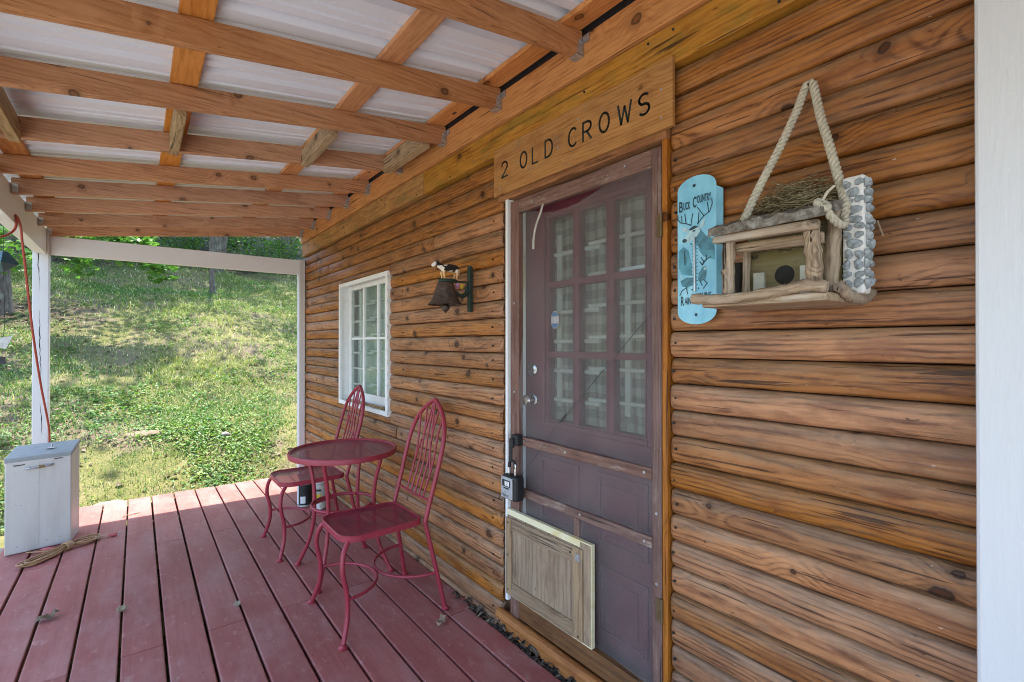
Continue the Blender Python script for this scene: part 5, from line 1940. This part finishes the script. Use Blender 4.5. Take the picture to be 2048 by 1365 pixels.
# ------------------------------------------------------------------ two cans under the far chair
def can(x, y, r, h, label, dark):
    e = empty('paint_can', (x, y, 0), label, 'can')
    MB().lathe([(0.0, 0.002), (r, 0.002), (r + .001, 0.005), (r, 0.008), (r, h - 0.008), (r + .001, h - 0.004), (r, h), (r - 0.006, h), (r - 0.008, h - 0.006), (0, h - 0.006)], (x, y, 0), 28, 'Z').build('body', M['galv'], e, smooth=True)
    b = MB()
    b.lathe([(r + 0.0008, 0.014), (r + 0.001, h - 0.014)], (x, y, 0), 28, 'Z')
    b.f = b.f[:-2]
    b.build('label_band', M['black'] if dark else plain('cream_label', (0.5, 0.49, 0.42), 0.5), e, smooth=True)
    for (a0, a1, z0, z1, mt) in (((150, 205, 0.02, h - 0.02, 'sticker_white'), (222, 262, 0.03, h * 0.45, 'sticker_white')) if dark else ((190, 262, h * .35, h * .6, 'yellow'), (190, 262, h * 0.70, h * 0.78, 'black'), (205, 250, 0.02, 0.05, 'sticker_white'))):
        V, Fq = [], []
        for i in range(9):
            a = R(a0 + (a1 - a0) * i / 8)
            V += [(x + (r + .0018) * math.cos(a), y + (r + .0018) * math.sin(a), z0), (x + (r + .0018) * math.cos(a), y + (r + .0018) * math.sin(a), z1)]
        for i in range(8): Fq.append((2 * i, 2 * i + 2, 2 * i + 3, 2 * i + 1))
        MB().add(V, Fq).build('print_block', M[mt], e)
    return e


can(1.085, 4.17, 0.055, 0.19, 'black label paint can on the deck under the far chair', True)
can(1.165, 4.02, 0.052, 0.21, 'cream label paint can standing beside a black one', False)

# ------------------------------------------------------------------ galvanised box with sloping lid
bxm = paint('grey_painted_tin', (0.53, 0.515, 0.49), (0.30, 0.27, 0.225), 0.7, 0.45, 7, 'Z', chip=(0.22, 0.2, 0.17), bump=0.12)
box = empty('metal_box', (-0.48, 4.42, 0), 'grey tin storage box with sloping lid at the deck corner', 'box')
FL, FR, BR, BL = Vector((-0.646, 4.29, 0)), Vector((-0.343, 4.345, 0)), Vector((-0.316, 4.555, 0)), Vector((-0.619, 4.505, 0))
zf, zr = 0.592, 0.636


def up(p, z): return (p.x, p.y, z)


MB().hexa([up(FL, 0.002), up(FR, 0.002), up(BR, 0.002), up(BL, 0.002), up(FL, zf), up(FR, zf), up(BR, zr), up(BL, zr)]).build('body', bxm, box, bevel=0.006)
cen = (FL + FR + BR + BL) / 4


def out(p, k=1.02): return cen + (p - cen) * k


MB().hexa([up(out(FL), zf - 0.018), up(out(FR), zf - 0.018), up(out(BR), zr - 0.018), up(out(BL), zr - 0.018), up(out(FL), zf + 0.012), up(out(FR), zf + 0.012), up(out(BR), zr + 0.012), up(out(BL), zr + 0.012)]).build('lid', paint('grey_lid', (0.27, 0.30, 0.31), (0.16, 0.16, 0.15), 0.5, 0.5, 9, chip=(0.12, 0.07, 0.04)), box, bevel=0.005)
dirf = (FR - FL).normalized()
nf = Vector((dirf.y, -dirf.x, 0))


def fp(s, z, d=0.0): return Vector(FL + dirf * ((FR - FL).length * s) + nf * d + Vector((0, 0, z)))


b = MB()
b.hexa([tuple(fp(0.497, 0.02, 0.001)), tuple(fp(0.503, 0.02, 0.001)), tuple(fp(0.503, 0.02, -0.002)), tuple(fp(0.497, 0.02, -0.002)),
        tuple(fp(0.497, 0.57, 0.001)), tuple(fp(0.503, 0.57, 0.001)), tuple(fp(0.503, 0.57, -0.002)), tuple(fp(0.497, 0.57, -0.002))])
b.build('seam', M['galv'], box)
b = MB()
b.tube(catmull([tuple(fp(0.30, 0.525, 0.002)), tuple(fp(0.33, 0.527, 0.014)), tuple(fp(0.5, 0.53, 0.016)), tuple(fp(0.67, 0.533, 0.014)), tuple(fp(0.70, 0.535, 0.002))], 5), 0.007, 8)
b.build('handle', M['galv'], box, smooth=True)
MB().tube([tuple(fp(0.49, 0.531, 0.016)), tuple(fp(0.58, 0.5325, 0.016))], 0.0085, 8).build('handle_grip', M['brass'], box, smooth=True)
for (s, z) in ((0.18, 0.045), (0.62, 0.05), (0.82, 0.055), (0.12, 0.56), (0.85, 0.565)):
    p = fp(s, z, 0.0)
    MB().tube([tuple(p - nf * 0.002), tuple(p + nf * 0.003)], 0.004, 8).build('rivet', M['galv'], box)
rs_ = MB()
for (s0, s1, z) in ((0.13, 0.29, 0.552), (0.73, 0.87, 0.566)):
    rs_.hexa([tuple(fp(s0, z - .003, 0.0012)), tuple(fp(s1, z, 0.0012)), tuple(fp(s1, z, -0.001)), tuple(fp(s0, z - .003, -0.001)), tuple(fp(s0, z + .004, 0.0012)), tuple(fp(s1, z + .006, 0.0012)), tuple(fp(s1, z + .006, -0.001)), tuple(fp(s0, z + .004, -0.001))])
rs_.build('torn_slot', M['rust'], box)
hp = MB()
hc = cen + Vector((0.03, -0.01, 0))
hp.box(hc.x - 0.022, hc.x + 0.022, hc.y - 0.012, hc.y + 0.012, 0.6265, 0.632)
hp.tube([(hc.x + 0.006, hc.y, 0.63), (hc.x + 0.006, hc.y, 0.655)], 0.006, 8)
hp.build('hasp', M['galv'], box, bevel=0.001)

# ------------------------------------------------------------------ cords
M['tan_cord'] = plain('tan_cord', (0.40, 0.235, 0.115), 0.5, 0, 0.25, 50)
M['red_plug'] = plain('red_plastic', (0.46, 0.10, 0.10), 0.5)
random.seed(31)
cord = empty('extension_cord', (-0.35, 4.18, 0), 'coiled tan extension cord with red plug beside the metal box', 'cord')
A, B_ = Vector((-0.53, 4.02, 0)), Vector((-0.215, 4.31, 0))
mid_ = Vector((-0.345, 4.20, 0))
ax = (B_ - A).normalized()
pr_ = Vector((-ax.y, ax.x, 0))
for i in range(9):
    w1, w2 = random.uniform(0.018, 0.055), random.uniform(0.018, 0.05)
    e1, e2 = random.uniform(-0.03, 0.02), random.uniform(-0.03, 0.02)
    z_ = 0.006 + 0.0042 * (i % 5)
    pts = [mid_ + pr_ * 0.010, mid_ - ax * 0.10 + pr_ * w1, A + ax * (0.05 + e1) + pr_ * w1 * 0.8, A + ax * e1, A + ax * (0.05 + e1) - pr_ * w1, mid_ - ax * 0.10 - pr_ * w1 * 0.9, mid_ - pr_ * 0.010,
           mid_ + ax * 0.07 - pr_ * w2, B_ - ax * (0.04 + e2) - pr_ * w2, B_ - ax * e2, B_ - ax * (0.04 + e2) + pr_ * w2, mid_ + ax * 0.07 + pr_ * w2]
    pts = [Vector((p.x + random.uniform(-.004, .004), p.y + random.uniform(-.004, .004), z_ + (0.012 if j in (0, 6) else 0) + random.uniform(0, .006))) for j, p in enumerate(pts)]
    MB().tube(catmull(pts, 5, True), 0.0042, 6, closed=True).build('loop', M['tan_cord'], cord, smooth=True)
wr = MB()
for i in range(5):
    c0 = mid_ + ax * (-0.02 + 0.0085 * i)
    wr.tube([(c0 + pr_ * 0.028 * math.cos(a) + Vector((0, 0, 0.026 + 0.022 * math.sin(a)))) for a in [6.283 * k / 14 for k in range(14)]], 0.0044, 6, closed=True)
wr.build('wrap', M['tan_cord'], cord, smooth=True)
MB().tube(catmull([(-0.225, 4.29, 0.014), (-0.19, 4.305, 0.010), (-0.15, 4.30, 0.010)], 5), 0.0042, 6).build('tail', M['tan_cord'], cord, smooth=True)
b = MB()
b.tube([(-0.152, 4.300, 0.011), (-0.135, 4.299, 0.012), (-0.112, 4.297, 0.012), (-0.104, 4.296, 0.012)], [0.006, 0.012, 0.0135, 0.011], 10)
b.build('plug', M['red_plug'], cord, smooth=True)
b = MB()
for dy_ in (-0.006, 0.006):
    b.box(-0.104, -0.086, 4.296 + dy_ - 0.001, 4.296 + dy_ + 0.001, 0.009, 0.015)
b.build('prong', M['chrome'], cord)
b = MB()
b.tube([(-0.475, 4.255, 0.012), (-0.455, 4.245, 0.013), (-0.425, 4.235, 0.013), (-0.41, 4.23, 0.012)], [0.008, 0.013, 0.0135, 0.008], 10)
b.build('socket', M['red_plug'], cord, smooth=True)
MB().tube(catmull([(-0.545, 4.265, 0.01), (-0.50, 4.235, 0.012), (-0.43, 4.20, 0.014), (-0.37, 4.20, 0.014)], 5), 0.0042, 6).build('tail', M['tan_cord'], cord, smooth=True)

M['red_cord'] = plain('red_cord', (0.36, 0.055, 0.035), 0.4)
b = MB()
b.tube(catmull([(-0.69, 3.72, 2.0), (-0.645, 3.78, 1.925), (-0.60, 3.86, 1.912), (-0.556, 3.92, 1.965), (-0.548, 3.93, 2.03), (-0.552, 3.925, 2.052), (-0.541, 3.94, 2.03), (-0.533, 3.955, 1.985), (-0.530, 3.98, 1.90),
                (-0.522, 4.05, 1.713), (-0.513, 4.15, 1.464), (-0.503, 4.25, 1.248), (-0.493, 4.38, 1.033), (-0.482, 4.48, 0.874), (-0.476, 4.585, 0.729), (-0.478, 4.63, 0.60), (-0.47, 4.65, 0.30), (-0.46, 4.66, 0.01)], 6), 0.0062, 8)
tag(b.build('power_cord', M['red_cord'], smooth=True), 'red power cord draped from the side beam down behind the metal box', 'cord')

# ------------------------------------------------------------------ hanging chime at the outer beam
cx_, cy2 = -0.628, 4.118
chm = empty('wind_chime', (cx_, cy2, 1.20), 'hanging chime with dark teal top and pale paper sail', 'wind chime')
MB().tube([(cx_, cy2, 2.012), (cx_, cy2, 1.865)], 0.0012, 5).build('cord', M['nail'], chm)
b = MB()
b.lathe([(0.004, 1.868), (0.02, 1.862), (0.066, 1.80), (0.064, 1.792), (0.004, 1.745)], (cx_, cy2, 0), 4, 'Z')
b.build('cap', plain('dark_teal_tin', (0.018, 0.07, 0.085), 0.45), chm)
MB().tube(catmull([(cx_, cy2, 1.75), (cx_ + .004, cy2, 1.60), (cx_ + .006, cy2, 1.45), (cx_ + .002, cy2, 1.36)], 5), 0.0014, 5).build('cord', M['nail'], chm)
b = MB()
b.add([(cx_ - 0.035, cy2 - 0.005, 1.30), (cx_ + 0.012, cy2, 1.285), (cx_ + 0.04, cy2 + 0.006, 1.365), (cx_ - 0.01, cy2 + 0.002, 1.352),
       (cx_ - 0.035, cy2 - 0.003, 1.30), (cx_ + 0.012, cy2 + .002, 1.285), (cx_ + 0.04, cy2 + 0.008, 1.365), (cx_ - 0.01, cy2 + 0.004, 1.352)],
      [(0, 1, 2, 3), (7, 6, 5, 4), (0, 4, 5, 1), (1, 5, 6, 2), (2, 6, 7, 3), (3, 7, 4, 0)])
b.build('sail', plain('pale_sail', (0.6, 0.6, 0.56), 0.8), chm)
b = MB()
b.tube([(cx_, cy2, 1.30), (cx_, cy2, 1.245)], 0.0014, 5)
b.box(cx_ - 0.014, cx_ + 0.010, cy2 - 0.008, cy2 + 0.008, 1.198, 1.240)
b.build('weight', M['black'], chm)

# ------------------------------------------------------------------ dry leaves and twigs on the deck
random.seed(41)


def curled_leaf(x, y, s, a, label, tone):
    V, Fq = [], []
    n_, m_ = 7, 4
    lobes = [0.15, 0.75, 0.5, 1.0, 0.55, 0.7, 0.08]
    for i in range(n_):
        t = i / (n_ - 1)
        for j in range(m_ + 1):
            q_ = (j / m_ - 0.5) * lobes[i] * s * 0.8
            lx, ly = (t - 0.5) * s, q_
            lz = 0.004 + 0.35 * abs(q_) + 0.012 * math.sin(t * 5 + a) ** 2 + (0.012 if t > 0.8 else 0)
            V.append((x + lx * math.cos(a) - ly * math.sin(a), y + lx * math.sin(a) + ly * math.cos(a), lz))
    for i in range(n_ - 1):
        for j in range(m_):
            k = i * (m_ + 1) + j
            Fq.append((k, k + 1, k + m_ + 2, k + m_ + 1))
    o = MB().add(V, Fq).build('dry_leaf', plain('leaf_brown_%d' % int(x * 1000), tone, 0.85, 0, 0.4, 80), smooth=True)
    sm = o.modifiers.new('thickness', 'SOLIDIFY')
    sm.thickness = 0.0006
    tag(o, label, 'leaf', 'fallen leaves on the deck')


curled_leaf(1.137, 2.015, 0.065, 0.6, 'curled brown oak leaf lying near the front chair by the wall', (0.26, 0.17, 0.11))
curled_leaf(-0.335, 3.19, 0.085, 0.15, 'long dark dried leaf lying across two boards before the cord', (0.13, 0.10, 0.05))
curled_leaf(-0.056, 3.065, 0.06, 1.5, 'tan dried leaf caught upright in a deck gap', (0.30, 0.24, 0.15))
curled_leaf(0.402, 2.77, 0.045, 1.5, 'pale shrivelled leaf wedged between boards ahead of the front chair', (0.36, 0.31, 0.22))
tag(MB().tube(catmull([(-0.085, 4.72, 0.004), (-0.04, 4.735, 0.008), (0.02, 4.76, 0.005)], 4), 0.0035, 6).build('twig', M['bird_z'], smooth=True), 'short dark twig lying at the deck end', 'twig')

# ------------------------------------------------------------------ unseen gravel sheet added beside the porch to bounce sunlight onto the ceiling
gm = NT('bounce_gravel_pale')
p = gm.obj()
v1 = gm.voro(p, 55.0)
s1 = gm.new('ShaderNodeSeparateColor')
gm.t.links.new(v1.outputs['Color'], s1.inputs[0])
gc = gm.ramp(s1.outputs[0], [(0.0, (0.30, 0.29, 0.27)), (0.5, (0.44, 0.43, 0.41)), (1.0, (0.58, 0.57, 0.55))])
gm.bump(v1.outputs['Distance'], 0.8, 0.02)
gm.base(gc, 0.9)
V, Fq = [], []
xs_, ys_ = np.linspace(-7.5, -0.80, 24), np.linspace(-16, 3.4, 50)
for yy in ys_:
    for xx in xs_: V.append((float(xx), float(yy), float(hz(xx, yy)) + 0.012))
for i in range(len(ys_) - 1):
    for j in range(len(xs_) - 1):
        a = i * len(xs_) + j
        Fq.append((a, a + 1, a + len(xs_) + 1, a + len(xs_)))
tag(MB().add(V, Fq).build('bounce_gravel', gm.m), kind='structure')


# ------------------------------------------------------------------ trees
def bark_mat(name, c1, c2):
    n = NT(name)
    p = n.obj()
    a = n.noise(n.scaled(p, (1, 1, 0.22)), 26, 6, 0.7)
    c = n.ramp(a, [(0.3, c1), (0.65, c2)])
    li = n.noise(p, 6, 4, 0.6)
    c = n.mix(n.mrange(li, 0.55, 0.7, 0, 0.5), c, (0.26, 0.28, 0.22))
    n.bump(a, 1.0, 0.03)
    return n.base(c, 0.9, spec=0.1)


M['bark'] = bark_mat('tree_bark', (0.04, 0.034, 0.028), (0.17, 0.15, 0.125))
MAPLE = [(0, -0.5), (0.12, -0.28), (0.46, -0.30), (0.30, -0.08), (0.5, 0.14), (0.22, 0.13), (0.0, 0.5), (-0.22, 0.13), (-0.5, 0.14), (-0.30, -0.08), (-0.46, -0.30), (-0.12, -0.28)]


def maple_leaves(P, size, parent, name='foliage', hue=0.5, droop=0.5):
    """lobed leaves as fans of quads"""
    n = len(P)
    P = np.asarray(P)
    a = rng.random(n) * 6.283
    d = np.stack([np.cos(a), np.sin(a), -droop * rng.random(n)], 1)
    d /= np.linalg.norm(d, axis=1, keepdims=True)
    up_ = np.stack([rng.normal(0, .45, n), rng.normal(0, .45, n), np.ones(n)], 1)
    s = np.cross(up_, d)
    s /= np.linalg.norm(s, axis=1, keepdims=True)
    nn = np.cross(d, s)
    L = (size * (0.6 + 0.7 * rng.random(n)))[:, None]
    k = len(MAPLE)
    V = np.empty((n, k + 1, 3))
    V[:, 0] = P
    for i, (u_, v_) in enumerate(MAPLE):
        V[:, i + 1] = P + s * L * u_ + d * L * v_ - nn * L * 0.35 * (u_ * u_ + v_ * v_)
    b = np.arange(n)[:, None] * (k + 1)
    F = np.concatenate([b + np.array([[0, i + 1, (i + 1) % k + 1, (i + 2) % k + 1]]) for i in range(0, k, 2)], 1).reshape(-1, 4)
    t = rng.random((n, 1)) * 0.6 + hue * 0.4
    c = np.array([0.05, 0.14, 0.04]) * (1 - t) + np.array([0.15, 0.28, 0.06]) * t
    c = c * (0.7 + 0.6 * rng.random((n, 1)))
    return raw_mesh(name, V.reshape(-1, 3), F, M['leaf'], np.repeat(c, k + 1, 0), parent)


def small_leaves(P, size, parent, name='foliage', hue=0.5):
    n = len(P)
    P = np.asarray(P)
    d = rng.normal(0, 1, (n, 3))
    d[:, 2] *= 0.5
    d /= np.linalg.norm(d, axis=1, keepdims=True)
    up_ = np.stack([rng.normal(0, .5, n), rng.normal(0, .5, n), np.ones(n)], 1)
    s = np.cross(up_, d)
    s /= np.linalg.norm(s, axis=1, keepdims=True)
    L = (size * (0.6 + 0.8 * rng.random(n)))[:, None]
    V = np.stack([P - d * L * .5, P + s * L * .32, P + d * L * .5, P - s * L * .32], 1)
    F = np.arange(n * 4).reshape(-1, 4)
    t = rng.random((n, 1)) * 0.6 + hue * 0.4
    c = np.array([0.045, 0.115, 0.035]) * (1 - t) + np.array([0.13, 0.23, 0.05]) * t
    c = c * (0.65 + 0.7 * rng.random((n, 1)))
    return raw_mesh(name, V.reshape(-1, 3), F, M['leaf'], np.repeat(c, 4, 0), parent)


def clumps(centers, per, rad, flat=0.55):
    C = np.asarray(centers)
    P = np.repeat(C, per, 0) + rng.normal(0, 1, (len(C) * per, 3)) * np.array([rad, rad, rad * flat])
    return P


def tree(x, y, r, h, label, nlimb=7, crown_r=2.2, crown_z=0.62, nclump=46, per=60, leaf=0.13, lean=(0, 0), group='trees at the wood edge', twin=False, maple=False, hue=0.5, name='tree', crown_off=(0, 0)):
    z0 = float(hz(x, y)) - 0.15
    t = empty(name, (x, y, z0), label, 'tree', group)
    b = MB()
    path = [(x + lean[0] * (i / 6) ** 1.3 * h + random.uniform(-.05, .05) * (i > 0), y + lean[1] * (i / 6) * h + random.uniform(-.05, .05) * (i > 0), z0 + h * i / 6) for i in range(7)]
    P = catmull(path, 4)
    rr = [r * (1.0 - 0.85 * i / (len(P) - 1)) * (1.5 if i == 0 else 1.15 if i == 1 else 1) for i in range(len(P))]
    b.tube(P, rr, 12)
    b.build('trunk', M['bark'], t, smooth=True)
    if twin:
        b = MB()
        path = [(x + 0.05 + (2.1 * r) * min(1, i / 1.5) + 0.02 * i, y + 0.05, z0 + h * 0.9 * i / 6) for i in range(7)]
        P2 = catmull(path, 4)
        b.tube(P2, [r * 0.85 * (1 - 0.8 * i / (len(P2) - 1)) for i in range(len(P2))], 10)
        b.build('trunk', M['bark'], t, smooth=True)
    cs = []
    ccx, ccy = x + lean[0] * h + crown_off[0], y + lean[1] * h + crown_off[1]
    for i in range(nlimb):
        f = 0.4 + 0.5 * i / nlimb
        st_ = P[int(f * (len(P) - 1))]
        a = i * 2.4 + random.random()
        L = crown_r * random.uniform(0.7, 1.0)
        e = Vector((ccx + L * math.cos(a), ccy + L * math.sin(a), st_.z + random.uniform(0.1, 0.5) * crown_r))
        m_ = (st_ + e) / 2 + Vector((0, 0, 0.25))
        lb = MB().tube(catmull([st_, m_, e], 4), [r * 0.32 * (1 - 0.09 * k) for k in range(9)], 7)
        lb.build('limb', M['bark'], t, smooth=True)
        for _ in range(nclump // nlimb):
            u_ = random.random() ** 0.6
            q_ = st_ + (e - st_) * (0.35 + 0.75 * u_)
            cs.append((q_.x + random.gauss(0, crown_r * .22), q_.y + random.gauss(0, crown_r * .22), q_.z + random.gauss(0, crown_r * .18)))
    Pp = clumps(cs, per, crown_r * 0.16)
    if maple: maple_leaves(Pp, leaf, t, 'crown', hue)
    else: small_leaves(Pp, leaf, t, 'crown', hue)
    return t, P


random.seed(51)
tree(1.48, 14.0, 0.058, 7.5, 'slim straight young tree standing alone on the upper lawn', crown_r=2.0, nclump=40)
tree(1.95, 17.3, 0.13, 13, 'tall grey twin trunked tree behind the slim lawn tree', crown_r=3.2, nclump=60, twin=True)
tree(4.35, 19.4, 0.17, 14, 'thick pale twin trunked tree at the wood edge nearest the cabin', crown_r=3.6, nclump=60, twin=True)
tree(3.35, 19.0, 0.07, 9, 'thin grey trunk between the two twin trunked trees', crown_r=2.0, nclump=30)
mt, mP = tree(-1.95, 11.9, 0.21, 10, 'stout maple with drooping leafy branches left of the corner post', crown_r=3.0, nclump=60, per=40, leaf=0.16, maple=True, hue=0.7)
# drooping maple branches reaching over the lawn
droop = []


def branch(pts, r):
    P = catmull(pts, 8)
    MB().tube(P, [r * (1 - 0.8 * i / (len(P) - 1)) + 0.003 for i in range(len(P))], 6).build('limb', M['bark'], mt, smooth=True)
    return P


dp = []
for pts, lo in (([(-1.9, 11.9, 5.2), (-1.2, 11.0, 4.6), (-0.5, 10.3, 3.5), (0.0, 10.0, 2.95), (0.24, 9.9, 2.62)], 14),
                ([(-1.9, 11.9, 5.0), (-1.4, 10.9, 4.3), (-0.9, 10.4, 3.4), (-0.45, 10.2, 2.95), (-0.1, 10.1, 2.9)], 14),
                ([(-1.9, 11.9, 4.4), (-1.5, 11.0, 3.7), (-1.0, 10.6, 3.0), (-0.72, 10.6, 2.62)], 14),
                ([(-1.9, 11.9, 4.2), (-1.75, 10.5, 3.5), (-1.65, 9.6, 3.0), (-1.45, 9.2, 2.75)], 10),
                ([(-1.9, 11.9, 4.4), (-2.2, 10.6, 3.6), (-1.7, 9.9, 2.7), (-1.35, 9.6, 2.45)], 10)):
    P = branch(pts, 0.03)
    for q_ in P[lo:]:
        for _ in range(8):
            dp.append((q_.x + random.gauss(0, 0.10), q_.y + random.gauss(0, 0.12), q_.z + random.gauss(-0.03, 0.07)))
for (cx3, cy3, cz3, sg, m3) in ((-0.75, 10.6, 3.12, 0.16, 60), (-0.45, 10.45, 3.08, 0.16, 70), (-0.16, 10.23, 3.02, 0.15, 90), (0.06, 10.08, 2.93, 0.12, 90), (0.20, 9.95, 2.76, 0.10, 70), (0.27, 9.9, 2.58, 0.09, 70), (0.31, 9.88, 2.42, 0.09, 40),
                                (-0.15, 10.1, 2.68, 0.08, 26), (-0.78, 10.6, 2.55, 0.09, 30), (-1.5, 9.5, 2.75, 0.2, 110), (-1.35, 9.4, 2.45, 0.14, 60), (-1.75, 10.0, 3.0, 0.25, 120)):
    for _ in range(m3):
        dp.append((cx3 + random.gauss(0, sg * 1.25), cy3 + random.gauss(0, sg * 1.6), cz3 + random.gauss(0, sg * 0.6)))
maple_leaves(dp, 0.125, mt, 'foliage', 1.0, 0.7)
# a tree beyond the cabin corner and the wood behind
tree(6.2, 11.2, 0.16, 10, 'leafy tree rising behind the far cabin corner', crown_r=3.2, nclump=60, per=60)
tree(-5.2, 8.0, 0.2, 12, 'large broadleaf tree on the lawn beyond the outer side beam', crown_r=3.6, nclump=60, per=60)
k = 0
names = ['grey trunked tree deep in the hillside wood', 'slender dark tree deep in the hillside wood']
for (x_, y_) in ((-3.2, 18.5), (-1.6, 21.0), (0.1, 20.2), (1.0, 24.5), (2.8, 23.0), (5.6, 23.5), (3.9, 27.5), (-0.8, 27.0), (7.2, 21.0), (6.6, 28.5), (-4.4, 24.0), (2.0, 31.0)):
    tree(x_, y_, random.uniform(0.07, 0.15), random.uniform(10, 14), 'tall forest tree on the steep wooded hillside', nlimb=6, crown_r=3.0, nclump=54, per=60, leaf=0.24, group='hillside forest trees')
# undergrowth
for i in range(40):
    x_ = random.uniform(-4.5, 8.5)
    y_ = random.uniform(17.6, 27.0)
    if i < 9:
        x_, y_ = [(-2.9, 15.6), (-1.3, 17.0), (0.3, 17.6), (2.9, 17.9), (3.9, 18.1), (5.2, 18.3), (-0.4, 18.6), (1.2, 18.4), (6.0, 17.2)][i]
    z_ = float(hz(x_, y_))
    e = empty('shrub', (x_, y_, z_), 'leafy undergrowth shrub among the trunks on the wooded slope', 'shrub', 'undergrowth shrubs')
    st = MB()
    cs = []
    hh = random.uniform(0.5, 1.3)
    for j in range(5):
        a = random.random() * 6.28
        tip = (x_ + 0.5 * hh * math.cos(a), y_ + 0.5 * hh * math.sin(a), z_ + hh * random.uniform(0.6, 1.0))
        st.tube([(x_, y_, z_ - 0.05), ((x_ * 1.4 + tip[0] * 0.6) / 2, (y_ * 1.4 + tip[1] * 0.6) / 2, z_ + hh * 0.4), tip], [0.014, 0.01, 0.005], 5)
        for f in (0.5, 0.75, 1.0):
            cs.append((x_ + (tip[0] - x_) * f, y_ + (tip[1] - y_) * f, z_ + (tip[2] - z_) * f))
    st.build('stem', M['bark'], e, smooth=True)
    small_leaves(clumps(cs, 34, 0.20), 0.10, e, 'foliage', random.random())
